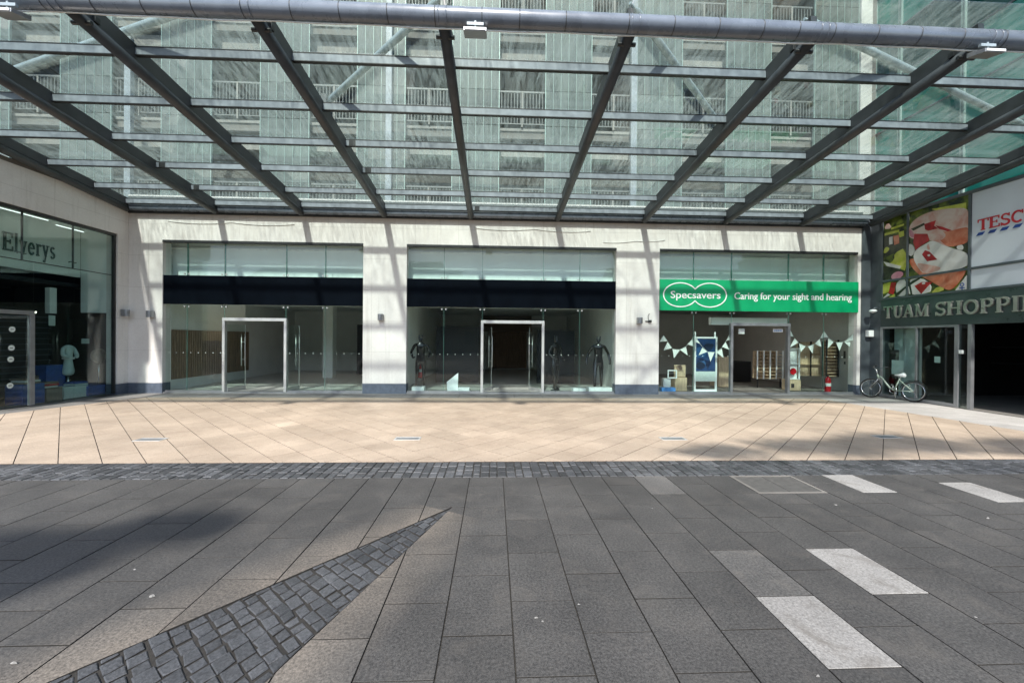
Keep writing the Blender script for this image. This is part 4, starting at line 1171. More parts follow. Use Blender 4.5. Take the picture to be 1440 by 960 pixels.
mb = MB(); mb.box(XR, XR+.3, YS, 6.3, 0, 2.118); mb.build('end_pier', M['dark_alu'], rb, .006)
mb = MB()
for z0, z1 in ((2.931, 2.985), (3.46, 3.52), (5.34, 5.42)): mb.box(XR-.015, XR+.06, YS, 12.018, z0, z1)
for y in (11.22, 9.69, 7.9): 
    for z0, z1 in ((2.986, 3.459), (3.521, 5.339)): mb.box(XR-.014, XR+.06, y-.03, y+.03, z0, z1)
mb.box(XR-.014, XR+.06, 11.96, 12.017, 2.986, 5.339)
mb.build('upper_frame', M['dark_alu'], rb, .003)
mb = MB()
for y, w in ((11.98, .07), (10.95, .05), (9.95, .09), (9.66, .08)): mb.box(XR-.01, XR+.08, y-w/2, y+w/2, .012, 2.117)
mb.box(XR-.008, XR+.078, 9.996, 11.944, .02, .10); mb.box(XR-.008, XR+.078, 9.996, 11.944, 2.06, 2.116)
mb.build('window_frame', M['alu'], rb, .003)
for a, b in ((10.976, 11.944), (9.996, 10.924)):
    mb = MB(); mb.box(XR+.02, XR+.032, a, b, .101, 2.059); mb.build('pane', M['dark_glass'], rb)
mb = MB(); mb.box(XR+.02, XR+.06, 9.71, 9.90, .02, 2.1); mb.build('door_leaf', M['dark_glass'], rb)
mb = MB(); mb.box(XR-.03, XR+.02, 9.80, 9.88, 1.38, 1.47); mb.build('door_control', M['card'], rb, .004)
# letters on the beam
t_ = thing('entrance_lettering', 'raised metal serif capitals along the dark beam over the entrance', 'lettering', (XR, 10.3, 2.365))
for wd, ya_, wt_ in (('TUAM', 11.87, 1.27), ('SHOPPING', 10.43, 2.49)):
    mb = MB(); letters(mb, wd, .355, wt_, lambda u, v, d: (XR-d, ya_-u, 2.365+v), .012, .055, .06); mb.build('word', M['bronze'], t_)
# panels above
def panel_flat(name, label, ya, yb, z0, z1, m, cat='panel'):
    mb = MB(); mb.box(XR+.01, XR+.04, ya, yb, z0, z1); return tag(mb.build(name, m), label, cat)
def white_sign():
    t = thing('wall_sign', 'big white sign panel with red capitals over blue dashes at the right edge', 'sign', (XR, 8.8, 2.99))
    for ya, yb in ((7.93, 9.658), (YS+.02, 7.868)):
        for z0, z1 in ((2.987, 3.458), (3.522, 5.338)):
            mb = MB(); mb.box(XR+.012, XR+.04, ya, yb, z0, z1); mb.build('panel', M['panel_white'], t)
    p0 = atX(1375, 325, XR+.01); hgt = .27
    fn = lambda u, v, d: (XR+.012-d, p0.y-u, p0.z+v)
    mb = MB(); letters(mb, 'TESCO', hgt, 1.12, fn, .0, .012, .05); mb.build('lettering', M['tesco_red'], t)
    mb = MB()
    for k in range(5):
        u = k*.235-.03; mb.prism([(u, -.115), (u+.13, -.115), (u+.18, -.045), (u+.05, -.045)], fn, 0, .010)
    mb.build('dash', M['tesco_blue'], t)
white_sign()

# food poster: hands breaking a red pepper among green leaves, flat print in three framed parts
def poly_px(mb, pts, mi, lift):
    P = [atX(x, y, XR+.01) for x, y in pts]
    P = [(max(9.725, min(11.955, p.y)), max(2.99, min(5.335, p.z))) for p in P]
    mb.prism(P, lambda a, b, d: (XR+.012-d, a, b), 0, lift, mi)
def zz(pts): return [(1200+x/5.333, 280+y/5.333) for x, y in pts]
def smooth(pts, it=2):
    for _ in range(it):
        q = []
        for i in range(len(pts)):
            a, b = pts[i], pts[(i+1) % len(pts)]
            q += [(a[0]*.75+b[0]*.25, a[1]*.75+b[1]*.25), (a[0]*.25+b[0]*.75, a[1]*.25+b[1]*.75)]
        pts = q
    return pts
def poster_mat(name, c0, c1, scale=4):
    m, n, l, out = new_mat(name); g_ = n.new('ShaderNodeNewGeometry'); b_ = n.new('ShaderNodeBsdfPrincipled')
    t = noise(n, l, g_.outputs['Position'], scale, 3, .5, .6)
    l.new(ramp(n, l, t.outputs[0], .35, c0, .65, c1).outputs[0], b_.inputs['Base Color']); b_.inputs['Roughness'].default_value = .35
    l.new(b_.outputs[0], out.inputs[0]); return m
PM = [poster_mat('print_leaf', (.008, .016, .008), (.13, .17, .02), 5.5), poster_mat('print_lime', (.38, .42, .04), (.55, .55, .12), 5),
      poster_mat('print_dark', (.008, .012, .006), (.04, .05, .02), 5), poster_mat('print_skin', (.50, .25, .20), (.58, .47, .42), 3.2),
      poster_mat('print_skin_shade', (.42, .085, .035), (.56, .22, .13), 3.5), poster_mat('print_red', (.24, .004, .008), (.44, .015, .02), 6),
      poster_mat('print_white', (.52, .50, .47), (.64, .63, .61), 3), poster_mat('print_pink', (.40, .14, .20), (.52, .26, .30), 5)]
t_ = thing('food_poster', 'large food photograph poster of two hands breaking a red pepper among green leaves', 'poster', (XR, 10.85, 2.99))
mb = MB(); mb.box(XR+.012, XR+.04, 9.722, 11.958, 2.987, 5.338, 0)
def z2(pts): return [(1235+x/6.62, 285+y/6.62) for x, y in pts]
L = [(z2([(40, 330), (100, 300), (260, 300), (260, 420), (150, 470), (40, 520)]), 2), (z2([(20, 590), (120, 600), (260, 640), (130, 720), (20, 700)]), 2),
     (smooth(z2([(150, 470), (255, 415), (262, 640), (200, 610), (85, 585), (150, 530)]), 1), 1), (smooth(z2([(42, 470), (70, 405), (112, 425), (75, 470)])), 1),
     (z2([(45, 550), (215, 590), (200, 615), (80, 590)]), 6), (z2([(60, 285), (195, 250), (195, 272), (60, 308)]), 1), (z2([(120, 235), (240, 195), (240, 212), (120, 252)]), 1),
     (smooth(z2([(50, 250), (90, 180), (130, 240)]), 1), 3), (z2([(140, 310), (195, 298), (195, 378), (150, 395)]), 4), (z2([(102, 322), (134, 314), (134, 384), (102, 392)]), 6),
     (z2([(190, 275), (240, 260), (240, 310), (200, 325)]), 1), (smooth(z2([(118, 685), (150, 650), (200, 635), (245, 660), (190, 715), (130, 715)]), 1), 7), (z2([(125, 740), (168, 740), (142, 855), (85, 835)]), 5),
     (smooth(z2([(180, 730), (262, 700), (262, 890), (190, 890), (160, 800)]), 1), 6), (z2([(30, 765), (118, 735), (100, 830), (35, 850)]), 1), (z2([(40, 915), (90, 845), (110, 860), (60, 915)]), 6), (z2([(100, 880), (150, 850), (160, 890), (110, 905)]), 1),
     (z2([(500, 60), (820, 0), (820, 60), (560, 80)]), 1), (z2([(700, 400), (830, 370), (830, 470), (740, 440)]), 2), (smooth(z2([(730, 400), (790, 385), (800, 440), (740, 440)])), 6),
     (smooth(z2([(280, 375), (330, 398), (348, 450), (310, 505), (275, 475)])), 6), (z2([(275, 480), (330, 510), (300, 560), (275, 540)]), 2),
     (smooth(z2([(278, 280), (300, 200), (375, 130), (520, 72), (700, 50), (860, 50), (860, 300), (720, 400), (640, 412), (540, 360), (470, 352), (330, 340), (285, 315)])), 3),
     (smooth(z2([(545, 255), (640, 275), (760, 238), (860, 225), (860, 370), (690, 412), (640, 405), (560, 335)])), 4),
     (smooth(z2([(520, 250), (600, 262), (640, 300), (600, 350), (540, 345), (500, 300)])), 3),
     (z2([(308, 245), (430, 188), (442, 204), (330, 262)]), 2), (smooth(z2([(285, 250), (330, 262), (340, 330), (300, 320)])), 7),
     (z2([(432, 200), (540, 165), (524, 215), (562, 240), (470, 262), (440, 250)]), 5), (z2([(536, 212), (600, 224), (690, 258), (650, 268), (570, 245)]), 5),
     (z2([(340, 290), (462, 290), (482, 350), (400, 400), (352, 442), (330, 370)]), 5), (smooth(z2([(462, 312), (505, 296), (545, 335), (500, 352)])), 3),
     (smooth(z2([(285, 530), (345, 515), (430, 655), (828, 610), (800, 680), (690, 822), (600, 795), (520, 745), (400, 685), (320, 610)])), 4),
     (smooth(z2([(325, 515), (348, 440), (440, 385), (515, 345), (640, 412), (860, 470), (860, 605), (440, 668), (385, 620)])), 6),
     (smooth(z2([(360, 560), (440, 570), (600, 600), (560, 640), (440, 660), (390, 620)])), 3), (smooth(z2([(455, 400), (475, 375), (490, 440), (465, 440)])), 3),
     (z2([(412, 482), (440, 442), (482, 455), (556, 530), (460, 546)]), 5), (smooth(z2([(462, 482), (492, 480), (486, 500), (466, 500)])), 6),
     (smooth(z2([(278, 720), (400, 695), (500, 760), (482, 850), (295, 890)]), 1), 6), (z2([(162, 852), (330, 722), (405, 688), (392, 712), (250, 802), (190, 862)]), 2), (z2([(280, 730), (300, 730), (325, 880), (308, 884)]), 2),
     (z2([(342, 775), (410, 738), (505, 738), (405, 862)]), 5), (smooth(z2([(410, 745), (440, 738), (445, 758), (415, 762)])), 6),
     (smooth(z2([(495, 842), (560, 775), (630, 800), (545, 855)]), 1), 1), (z2([(722, 822), (830, 675), (830, 822)]), 6)]
for k, (p, mi) in enumerate(L): poly_px(mb, p, mi, .0006+.0005*k)
mb.build('print', PM, t_)
mb = MB(); cz = atX(1353, 403, XR).z; cy = atX(1353.5, 403, XR).y
mb.ring((XR-.006, cy, cz+.05), .04, .012, (1, 0, 0), 16, 6); mb.box(XR-.012, XR-.004, cy-.012, cy+.012, cz-.09, cz+.01); mb.box(XR-.013, XR-.005, cy-.06, cy+.06, cz-.045, cz-.02)
mb.build('emblem', M['tesco_blue'], t_)
# notices in the entrance windows
def notice(label, x0, y0, x1, y1, m, X=XR+.06):
    a, b = atX(x0, y0, X), atX(x1, y1, X); mb = MB(); mb.box(X, X+.006, b.y, a.y, b.z, a.z)
    return tag(mb.build('notice', m), label, 'notice', 'notices behind the entrance glass')
notice('white notice sheet behind the left entrance window over the bicycle', 1254, 506, 1271, 527, M['card'])
notice('small white square notice on the middle entrance window', 1314, 501, 1322, 510, M['card'])
notice('pale upright notice behind the top of the left entrance window', 1258, 462, 1270, 492, M['robe'], XR+.4)
interior_panel('lobby_wall', 'pale lobby wall strip behind the leftmost entrance window', XR+.5, XR+.56, 11.3, 11.92, .05, 2.1, M['wall_white'], 'wall panel')
for z_, lb in ((1.52, 'upper row of faint display shelf in the dark entrance lobby'), (1.05, 'lower row of faint display shelf in the dark entrance lobby')):
    mb = MB(); mb.box(XR+3.0, XR+3.1, 8.6, 11.6, z_, z_+.03); tag(mb.build('lobby_shelf', M['wall_dark']), lb, 'shelf')
# white lamp box on the column and little camera
t_ = thing('column_lamp', 'small white box lamp on the dark column right of the green sign', 'wall lamp', (11.66, YN, 1.82))
mb = MB(); mb.box(11.58, 11.745, YN-.14, YN-.012, 1.82, 2.02); mb.build('housing', M['card'], t_, .012)
mb = MB(); mb.box(11.60, 11.72, YN-.0118, YN-.0005, 1.84, 2.0); mb.build('back_plate', M['black_steel'], t_)
t_ = thing('security_camera', 'white dome camera on a short arm at the corner of the entrance beam', 'camera', (XR-.1, 12.1, 2.56))
mb = MB(); mb.lathe([(.02, 0), (.09, .03), (.10, .07), (.06, .10)], (XR-.16, 12.1, 2.55), 18); mb.build('dome', M['white_gloss'], t_)
mb = MB(); mb.tube([(XR-.16, 12.1, 2.64), (XR-.12, 12.1, 2.70), (XR+.002, 12.1, 2.70)], .02, 8); mb.build('arm', M['dark_alu'], t_)

# ------------------------------------------------------------------ bicycle
Af, Bf = Vector((11.36, 11.80, 0)), Vector((11.80, 11.02, 0))
Af, Bf = Vector((11.30, 11.86, 0)), Vector((11.66, 10.93, 0))
bd = (Bf-Af).normalized(); bn = Vector((-bd.y, bd.x, 0))
lean = Vector((.10, .05, 1)).normalized()
r_w = .285
t_ = thing('bicycle', 'pale sage step-through bicycle leaning against the entrance window', 'bicycle', tuple((Af+Bf)/2))
def BP(u, z, off=0): return Af + bd*u + lean*z + bn*off
wb = (Bf-Af).length
axl = bn.cross(Vector((0, 0, 1)))
wax = bd.cross(lean).normalized()
for u in (0, wb):
    mb = MB(); mb.ring(BP(u, r_w), r_w-.02, .021, wax, 36, 8); w_ = mb.build('wheel', M['rubber'], t_)
    mb = MB(); mb.ring(BP(u, r_w), r_w-.047, .011, wax, 36, 6); mb.build('rim', M['chrome'], w_)
    mb = MB()
    for k in range(18):
        a = 2*math.pi*k/18; e = bd*math.cos(a) + lean*math.sin(a); mb.tube([BP(u, r_w), BP(u, r_w)+e*(r_w-.05)], .0016, 4, caps=False)
    mb.tube([BP(u, r_w)-wax*.04, BP(u, r_w)+wax*.04], .02, 8); mb.build('spokes', M['chrome'], w_)
head = BP(.17, .74); bb_ = BP(.56, .27)
mb = MB()
mb.tube([BP(.20, .64), BP(.27, .60), BP(.36, .47), BP(.46, .34), bb_], .023, 10)
mb.tube([bb_, BP(.68, .62)], .017, 8)
for q in (-1, 1):
    mb.tube([bb_+wax*q*.02, BP(wb, r_w)+wax*q*.05], .011, 8); mb.tube([BP(.67, .58)+wax*q*.012, BP(wb, r_w)+wax*q*.05], .011, 8)
mb.tube([BP(.185, .57), BP(.15, .70)], .022, 10)
mb.build('frame', M['sage_paint'], t_)
mb = MB()
for q in (-1, 1): mb.tube([BP(.19, .58)+wax*q*.02, BP(.17, .53)+wax*q*.045, BP(0, r_w)+wax*q*.045], .012, 8)
mb.build('fork', M['chrome'], t_)
mb = MB(); mb.tube([BP(.15, .70), BP(.11, .86)], .013, 8); mb.tube([BP(.20, .93)+wax*.26, BP(.13, .90)+wax*.2, BP(.10, .86)+wax*.08, BP(.10, .86)-wax*.08, BP(.13, .90)-wax*.2, BP(.20, .93)-wax*.26], .012, 8); hb_ = mb.build('handlebar', M['chrome'], t_)
mb = MB()
for q in (-1, 1): mb.tube([BP(.19, .925)+wax*q*.25, BP(.26, .95)+wax*q*.30], .018, 8)
mb.build('grip', M['black'], hb_)
mb = MB(); mb.tube([BP(.68, .62), BP(.70, .70)], .012, 8); mb.build('seat_post', M['chrome'], t_)
mb = MB(); mb.tube([BP(.56, .715), BP(.66, .715), BP(.76, .725), BP(.80, .73)], [.022, .035, .07, .05], 10); mb.build('saddle', M['card'], t_)
mb = MB(); mb.ring(bb_+wax*.05, .08, .006, wax, 24, 5); mb.tube([bb_-wax*.05, bb_-wax*.05-lean*.15], .009, 6); mb.tube([bb_+wax*.06, bb_+wax*.06+lean*.15], .009, 6)
mb.tube([bb_-wax*.05-lean*.15, bb_-wax*.14-lean*.15], .014, 6); mb.tube([bb_+wax*.06+lean*.15, bb_+wax*.15+lean*.15], .014, 6); mb.build('crank', M['chrome'], t_)
mb = MB(); pts = [BP(wb, r_w) + (bd*math.cos(R(a)) + lean*math.sin(R(a)))*(r_w+.025) for a in range(20, 170, 12)]; mb.tube(pts, .012, 6); mb.build('mudguard', M['black'], t_)
mb = MB(); mb.tube([BP(.60, .25)+wax*-.03, BP(.55, .0)+wax*-.12], .009, 6); mb.build('kickstand', M['chrome'], t_)

# ------------------------------------------------------------------ canopy
SL = .107
def zr(y): return 5.20 + SL*(12.1-y)        # underside of the rafters
cn = thing('glass_canopy', 'sloping glass canopy on grey steel rafters hung over the whole forecourt', 'canopy', (.4, 9.0, 5.2))
RX = [-8.05, -5.63, -3.25, -.72, 1.87, 4.50, 7.00, 9.42]
YB, YFr = 12.22, 5.66
for x in RX:
    mb = MB()
    z0, z1 = zr(YB)+.075, zr(YFr)+.075
    mb.tube([(x, YB, z0), (x, YFr, z1)], .085, 14)
    mb.beam((x, YB, z0+.19), (x, YFr, z1+.19), .09, .24)
    mb.build('rafter', M['steel'], cn)
    mb = MB(); mb.box(x-.09, x+.09, 5.95, 6.03, zr(6)+.14, zr(6)+.22); mb.tube([(x-.13, 5.86, zr(5.86)+.03), (x+.13, 5.86, zr(5.86)+.03)], .03, 8)
    mb.build('bracket', M['black_steel'], cn, .004)
# edge beams along the two side walls
for x, s_ in ((XL+.10, 1), (11.60, -1)):
    mb = MB(); z0, z1 = zr(YB)+.07, zr(4.9)+.07
    mb.beam((x, YB, z0+.22), (x, 4.9, z1+.22), .10, .22); mb.tube([(x, YB, z0+.03), (x, 4.9, z1+.03)], .085, 14)
    mb.build('edge_beam', M['steel'], cn)
PY = [6.66, 7.82, 8.98, 10.10, 11.22, 12.14]
bx = [XL+.155] + RX + [11.55]
for y in PY:
    z = zr(y) + .30
    for i in range(len(bx)-1):
        x0 = bx[i] + (.046 if i else 0); x1 = bx[i+1] - (.046 if i < len(bx)-2 else 0)
        mb = MB(); mb.box(x0, x1, y-.03, y+.03, z-.075, z+.04, 0); mb.box(x0, x1, y-.034, y+.034, z-.087, z-.0755, 1); mb.box(x0, x1, y-.034, y+.034, z+.0405, z+.056, 1); mb.build('purlin', [M['steel_l'], M['black_steel']], cn)  # black gasket on top; black bottom strip paints in the underside's shade
# panes
YD = [5.36] + PY[:-1] + [12.33]
for i in range(len(bx)-1):
    for j in range(len(YD)-1):
        x0, x1, y0, y1 = bx[i]+.008, bx[i+1]-.008, YD[j]+.006, YD[j+1]-.006
        za, zb = zr(y0)+.385, zr(y1)+.385
        mb = MB(); mb.hexa([(x0,y0,za),(x1,y0,za),(x1,y1,zb),(x0,y1,zb),(x0,y0,za+.014),(x1,y0,za+.014),(x1,y1,zb+.014),(x0,y1,zb+.014)])
        mb.build('glass_pane', M['canopy_glass'], cn)
# front pipe with its collars, back pipe
zp = zr(5.60)+.055
mb = MB(); mb.tube([(-14.0, 5.56, zp), (15.5, 5.56, zp)], .122, 28)
fp = mb.build('front_pipe', M['pipe'], cn)
cd = [(-8.5+.35*i, 5.56+.02, zp-.136+.008*math.sin(i*1.7)-.006*math.sin(i*.6)) for i in range(52)]
mb = MB(); mb.tube(cd, .010, 6); mb.build('conduit', M['wall_white'], fp)
x = -8.6
while x < 9.8:
    mb = MB(); mb.tube([(x, 5.56, zp), (x+.012, 5.56, zp)], .1240, 28); mb.build('collar', M['steel'], fp); x += rnd.choice([.62, .62, .85, .5, .62])
for x in RX:
    for q in (-.06, .045):
        mb = MB(); mb.tube([(x+q, 5.56, zp), (x+q+.015, 5.56, zp)], .128, 28); mb.build('collar', M['pipe'], fp)
mb = MB(); zb_ = zr(12.2)+.14; mb.tube([(XL+.02, 12.26, zb_), (11.47, 12.26, zb_)], .085, 16); bp_ = mb.build('back_pipe', M['pipe'], cn)
mb = MB(); mb.box(XL+.02, 11.46, 12.34, 12.398, zb_-.12, zb_+.36); mb.build('wall_plate', M['steel'], cn)
# plan bracing above the glass
for a, b in (((-.72, 5.72), (-3.25, 8.05)), ((1.87, 5.72), (4.50, 8.2)), ((-3.25, 5.72), (XL+.15, 8.2)), ((4.50, 5.85), (11.55, 8.25))):
    pa = Vector((a[0], a[1], zr(a[1])+.50)); pb = Vector((b[0], b[1], zr(b[1])+.50)); d = (pb-pa).normalized()
    mb = MB(); mb.tube([pa, pa+d*.12, pa+d*.2, pb-d*.2, pb-d*.12, pb], [.022, .022, .055, .055, .022, .022], 12); mb.build('brace', M['strut'], cn)
    mb = MB(); mb.box(b[0]-.05, b[0]+.05, b[1]-.12, b[1]+.12, zr(b[1])+.41, zr(b[1])+.62); mb.build('bracket', M['black_steel'], cn, .004)
# small black cleats on some purlins
mb = MB()
for i, y in ((2, 8.98), (2, 10.10), (0, 10.1), (0, 11.22), (5, 10.1), (3, 12.14)):
    mb.box(RX[i]+.12, RX[i]+.26, y-.034, y+.034, zr(y)+.22, zr(y)+.345)
mb.build('cleat', M['black_steel'], cn)

def floodlight(loc, label):
    t = thing('floodlight', label, 'floodlight', loc, 'floodlights under the canopy pipe'); L = Vector(loc)
    mb = MB(); mb.hexa([L+Vector(v) for v in ((-.15, -.10, -.10), (.15, -.10, -.10), (.15, .13, -.04), (-.15, .13, -.04), (-.15, -.10, -.05), (.15, -.10, -.05), (.15, .13, .03), (-.15, .13, .03))])
    mb.build('housing', M['alu'], t, .006)
    mb = MB(); mb.hexa([L+Vector(v) for v in ((-.135, -.11, -.09), (.135, -.11, -.09), (.135, -.101, -.09), (-.135, -.101, -.09), (-.135, -.11, -.06), (.135, -.11, -.06), (.135, -.101, -.06), (-.135, -.101, -.06))])
    mb.build('lens', M['white_gloss'], t)
    mb = MB(); mb.box(L.x-.11, L.x+.11, L.y-.02, L.y+.02, L.z+.035, L.z+.075); mb.box(L.x-.012, L.x+.012, L.y-.012, L.y+.012, L.z+.02, L.z+.10); mb.build('yoke', M['strut'], t, .003)
    return t
fl = floodlight((-.28, 5.47, zp-.205), 'small floodlight under the front pipe near the middle of the canopy')
dup(fl, (6.85, 5.47, zp-.205), 'small floodlight under the front pipe at the right end of the canopy')
dup(fl, (-6.15, 5.47, zp-.205), 'small floodlight under the front pipe at the left edge of the view')

# ------------------------------------------------------------------ car park storeys above the shops
YC = 12.90
cp = thing('car_park', 'multi-storey car park above the shops with channel glass strips and railed openings', 'building', (-1, YC, 5.2))
lev = [5.24, 8.26, 11.28, 14.30, 17.3]
mb = MB()
for z in lev: mb.box(-24, 12.25, YC+.02, YC+9, z-.32, z)
mb.build('floor_slab', M['conc_dark'], cp)
mb = MB()
for z in lev: mb.box(-24, 11.6, YC-.02, YC+.018, z-.10, z-.02)
mb.build('slab_edge_trim', M['trim'], cp)
mb = MB()
for z in lev[1:]: mb.box(-24, 11.6, YC+.10, YC+6, z-.345, z-.325)
mb.build('soffit', M['brown_soffit'], cp)
mb = MB(); mb.box(-24, 12.2, YC+6, YC+6.2, 5.2, 17); mb.box(12.05, 12.24, YC+.31, YC+6, 5.2, 17); mb.build('inner_wall', M['brown_soffit'], cp)
mb = MB()
for z in lev[1:]: mb.box(-24, 11.6, YC+.22, YC+.42, z-.80, z-.40)
mb.build('downstand_beam', M['trim'], cp)
for x in (-17.5, -11.7, -5.9, -.1, 5.7):
    for a, b in zip(lev[:-1], lev[1:]):
        mb = MB(); mb.box(x-.25, x+.25, YC+1.5, YC+2.0, a, b-.35); mb.build('column', M['conc_dark'], cp)
PXs = [-12.86 + 2.88*k - 2.88*3 for k in range(12)]
for k, x in enumerate(PXs):
    mb = MB(); nst = 6; w = 1.44/nst; fl_ = [rnd.uniform(.8, 1.2) for _ in lev]
    for i in range(nst):
        for a, b in zip(lev[:-1], lev[1:]):
            mb.cur = rnd.uniform(.72, 1.2)*fl_[lev.index(a)]; zr_ = a+1.1
            mb.box(x+i*w+.008, x+(i+1)*w-.008, YC-.14, YC-.09, a+.02, zr_-.008); mb.cur = rnd.uniform(.8, 1.15)
            mb.box(x+i*w+.008, x+(i+1)*w-.008, YC-.14, YC-.09, zr_+.008, b)
    pn_ = mb.build('glass_strip', M['channel'], cp, tint=True)
    mb = MB()
    for i in range(nst+1):
        d = .022 if i in (0, nst) else .011
        mb.box(x+i*w-d/2, x+i*w+d/2, YC-.15, YC-.085, 5.25, 17.2)
    for a in lev[:-1]: mb.box(x+.02, x+1.42, YC-.082, YC-.05, a+.4, a+.44); mb.box(x+.02, x+1.42, YC-.082, YC-.05, a+2.0, a+2.04)
    mb.build('strip_frame', M['mullion'], pn_)
    xo0, xo1 = x+1.46, x+2.86
    if xo1 > 11.7: continue
    for a in lev[:-1]:
        mb = MB(); mb.box(xo0, xo1, YC-.05, YC, a+1.08, a+1.13); mb.box(xo0, xo1, YC-.04, YC-.01, a+.10, a+.13)
        for i in range(14):
            xx = xo0+.06+i*(xo1-xo0-.12)/13; mb.box(xx-.009, xx+.009, YC-.036, YC-.014, a+.131, a+1.079)
        rl_ = mb.build('railing', M['rail'], cp)
        mb = MB(); mb.box((xo0+xo1)/2-.025, (xo0+xo1)/2+.025, YC-.075, YC-.055, a+.0, a+1.10); mb.build('post', M['trim'], rl_)
mb = MB(); mb.box(11.64, 12.02, YC-.22, YC+.3, 5.4, 17.3); mb.build('corner_pier', M['concrete'], cp, .01)
mb = MB(); mb.box(12.03, 12.26, YC-.1, YC+.3, 5.4, 17.3); mb.build('corner_infill', M['conc_dark'], cp)
for px in (183, 548, 891):
    c_ = atY(px, 90, YC-.2)
    mb = MB(); mb.box(c_.x-.09, c_.x+.09, YC-.30, YC-.16, 5.4, 10.45 if px == 183 else 17.2); mb.build('post', M['steel_l'], cp, .01)

# ------------------------------------------------------------------ teal glass building at the right
XT = 12.30
gb = thing('glass_building', 'tall teal glass curtain-walled building rising behind the canopy at the right', 'building', (XT, 9.0, 5.5))
ycut = [12.86, 12.02, 10.32, 8.62, 6.92, 5.22]
zc = [5.45, 6.9, 8.35, 9.8, 11.25, 12.7, 14.15, 15.6, 17.0]
for i in range(len(ycut)-1):
    for j in range(len(zc)-1):
        mb = MB(); mb.box(XT, XT+.03, ycut[i+1]+.02, ycut[i]-.02, zc[j]+.02, zc[j+1]-.02)
        mb.build('pane', M['teal_dark'] if (j % 4 == 3 or (j == 4 and i > 2)) else M['teal_glass'], gb)
mb = MB()
for y in ycut: 
    mb.box(XT-.06, XT+.05, y-.05, y-.012, 5.45, 17); mb.box(XT-.06, XT+.05, y+.012, y+.05, 5.45, 17)
mb.build('mullion', M['mullion'], gb)
mb = MB()
for z in zc: mb.box(XT-.03, XT+.045, 5.2, 12.86, z-.022, z+.022)
mb.build('transom', M['dark_alu'], gb)
mb = MB(); mb.box(XT+.05, XT+6, 5.2, 12.86, 5.45, 17); mb.build('core', M['teal_dark'], gb)

# ------------------------------------------------------------------ behind the camera: the far side of the square and its trees
def far_building(x0, x1, y, h, m, label):
    t = thing('terrace_building', label, 'building', ((x0+x1)/2, y, 0))
    mb = MB(); mb.box(x0, x1, y-8, y, 0, h); mb.build('wall', m, t)
    mb = MB(); mb.hexa([(x0-.2, y-8.2, h), (x1+.2, y-8.2, h), (x1+.2, y+.2, h), (x0-.2, y+.2, h), (x0-.2, y-4, h+2.2), (x1+.2, y-4, h+2.2), (x1+.2, y-3.9, h+2.2), (x0-.2, y-3.9, h+2.2)]); mb.build('roof', M['conc_dark'], t)
    n = int((x1-x0)/2.6)
    for i in range(n):
        for z in (1.0, 4.2, 7.0):
            if z+1.7 > h: continue
            xc = x0+1.3+i*2.6; mb = MB(); mb.box(xc-.6, xc+.6, y+.002, y+.03, z, z+1.6); mb.build('window', M['teal_dark'], t)
far_building(-30, -4.5, -26, 8.5, M['brick'], 'brown brick terrace on the far side of the square behind the viewer')
far_building(-4.4, 14.9, -28, 8.0, M['conc_dark'], 'pale rendered terrace on the far side of the square behind the viewer')
far_building(15, 40, -25, 9.0, M['brick'], 'tall brown brick block at the right end of the square behind the viewer')

def tree(label, base, crowns, nleaf, seed, lsz, spread=.3):
    """trunk and limbs carrying one or more leafy masses (centre, radii, share)"""
    rr = random.Random(seed)
    t = thing('tree', label, 'tree', base, 'small square trees behind the viewer')
    B = Vector(base); C0 = Vector(crowns[0][0])
    mb = MB(); mid = B.lerp(C0, .6) + Vector((rr.uniform(-.1, .1), rr.uniform(-.1, .1), 0))
    mb.tube([B, B.lerp(mid, .5), mid, C0], [.13, .11, .09, .05], 10)
    cl = []
    for c, rad, share in crowns:
        C = Vector(c)
        if C != C0: mb.tube([B.lerp(C0, .9), C0.lerp(C, .5)+Vector((0, 0, .15)), C], [.07, .05, .03], 8)
        for k in range(9):
            v = Vector((rr.gauss(0, 1), rr.gauss(0, 1), rr.gauss(0, 1))).normalized()*rr.uniform(.2, .85)
            p = C + Vector((v.x*rad[0], v.y*rad[1], v.z*rad[2])); cl += [(p, min(rad)*spread)]*share
            mb.tube([C, C.lerp(p, .5)+Vector((0, 0, .06)), p], [.03, .02, .008], 5)
    mb.build('trunk', M['bark'], t)
    mb = MB()
    for k in range(nleaf):
        c, s = rr.choice(cl)
        p = c + Vector((rr.gauss(0, s*1.6), rr.gauss(0, s), rr.gauss(0, s)))
        u = Vector((rr.gauss(0, 1), rr.gauss(0, 1), rr.gauss(0, 1))).normalized(); w = u.orthogonal().normalized()
        a = lsz*rr.uniform(.6, 1.3)
        mb.add([p-u*a, p+w*a*.55, p+u*a, p-w*a*.55], [(0, 1, 2, 3)])
    mb.build('crown', M['leaf'], t, recalc=False)
SD = Vector((.19, 1.0, -1.12))                      # travel direction of the sunlight
def over(gx, gy, h): return (gx - SD.x*h/1.12, gy - h/1.12, h)
tree('dense tree left of the viewer that shades the left foreground paving', over(-7.2, 2.2, 0), [(over(-4.9, 3.2, 6.2), (.8, .38, .3), 1), (over(-3.6, 3.15, 6.3), (.65, .34, .28), 2), (over(-2.65, 3.72, 6.4), (.42, .16, .16), 1), (over(-3.3, 2.78, 6.0), (.6, .16, .16), 1)], 3000, 3, .12, .40)
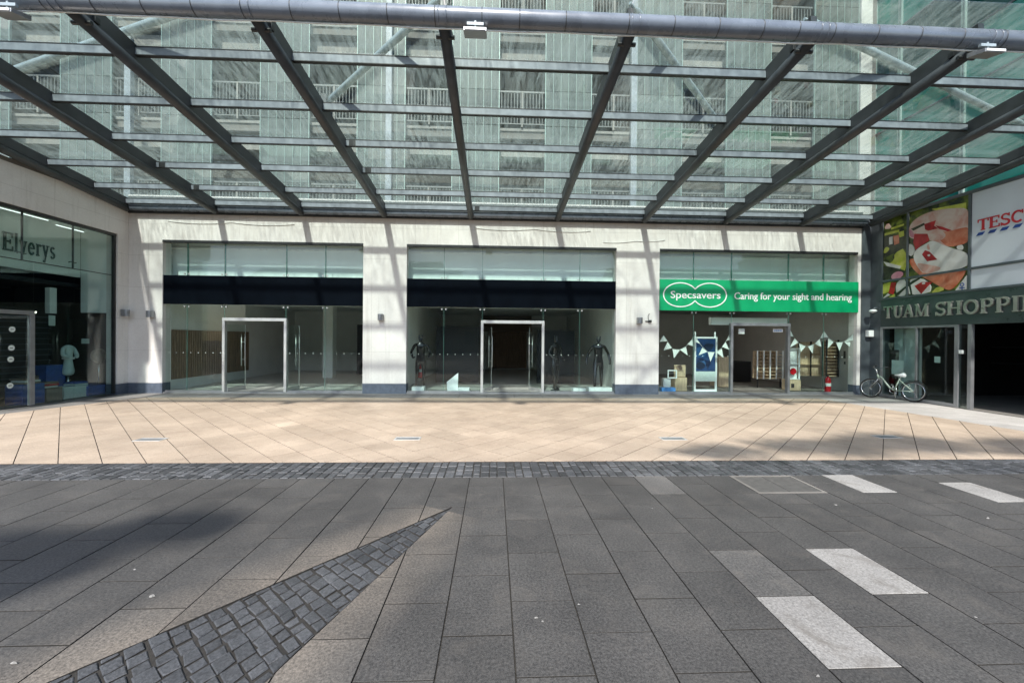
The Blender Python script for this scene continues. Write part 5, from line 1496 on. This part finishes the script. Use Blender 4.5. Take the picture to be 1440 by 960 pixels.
tree('wide-limbed tree right of the viewer that throws light shade across the sand paving', over(10.0, -.5, 0), [(over(8.6, 6.25, 8.2), (.6, .3, .25), 3), (over(6.9, 6.5, 8.0), (1.1, .35, .3), 2), (over(5.2, 6.2, 7.8), (1.1, .35, .25), 2), (over(3.6, 5.95, 7.6), (1.0, .25, .2), 1)], 2600, 12, .12, .6)

# ------------------------------------------------------------------ light, sky, camera
w = bpy.data.worlds.new('World'); sc.world = w; w.use_nodes = True
n = w.node_tree.nodes; l = w.node_tree.links
bg = n['Background']; sky = n.new('ShaderNodeTexSky'); sky.sky_type = 'NISHITA'; sky.sun_disc = False
el = math.atan2(1.12, math.hypot(.19, 1.0))
sky.sun_elevation = el; sky.sun_rotation = R(180) + math.atan2(.19, 1.0)
sky.air_density = 1.0; sky.dust_density = 1.5
l.new(sky.outputs[0], bg.inputs[0]); bg.inputs[1].default_value = .15
sun = bpy.data.lights.new('sun', 'SUN'); sun.energy = 3.7; sun.angle = R(1.8); sun.color = (1, .965, .91)
so = bpy.data.objects.new('sun', sun); COL.objects.link(so); so.location = (-4, -20, 25)
so.rotation_euler = SD.to_track_quat('-Z', 'Y').to_euler()

cam = bpy.data.cameras.new('camera'); cam.sensor_fit = 'HORIZONTAL'; cam.sensor_width = 36; cam.lens = F/1440*36
cam.clip_start = .05; cam.clip_end = 800
co = bpy.data.objects.new('camera', cam); COL.objects.link(co); co.location = (0, 0, H)
from mathutils import Matrix
mt = Matrix((RT, UP, -FW)).transposed().to_4x4(); mt.translation = (0, 0, H)
co.matrix_world = mt
sc.camera = co
sc.view_settings.view_transform = 'Standard'; sc.view_settings.look = 'None'
sc.view_settings.gamma = 1; sc.view_settings.exposure = 1.0; sc.view_settings.use_curve_mapping = False
sc.cycles.max_bounces = 10; sc.cycles.transparent_max_bounces = 24; sc.cycles.glossy_bounces = 4; sc.cycles.diffuse_bounces = 4
sc.cycles.caustics_reflective = False; sc.cycles.caustics_refractive = False
sc.cycles.use_denoising = True; sc.cycles.sample_clamp_indirect = 6
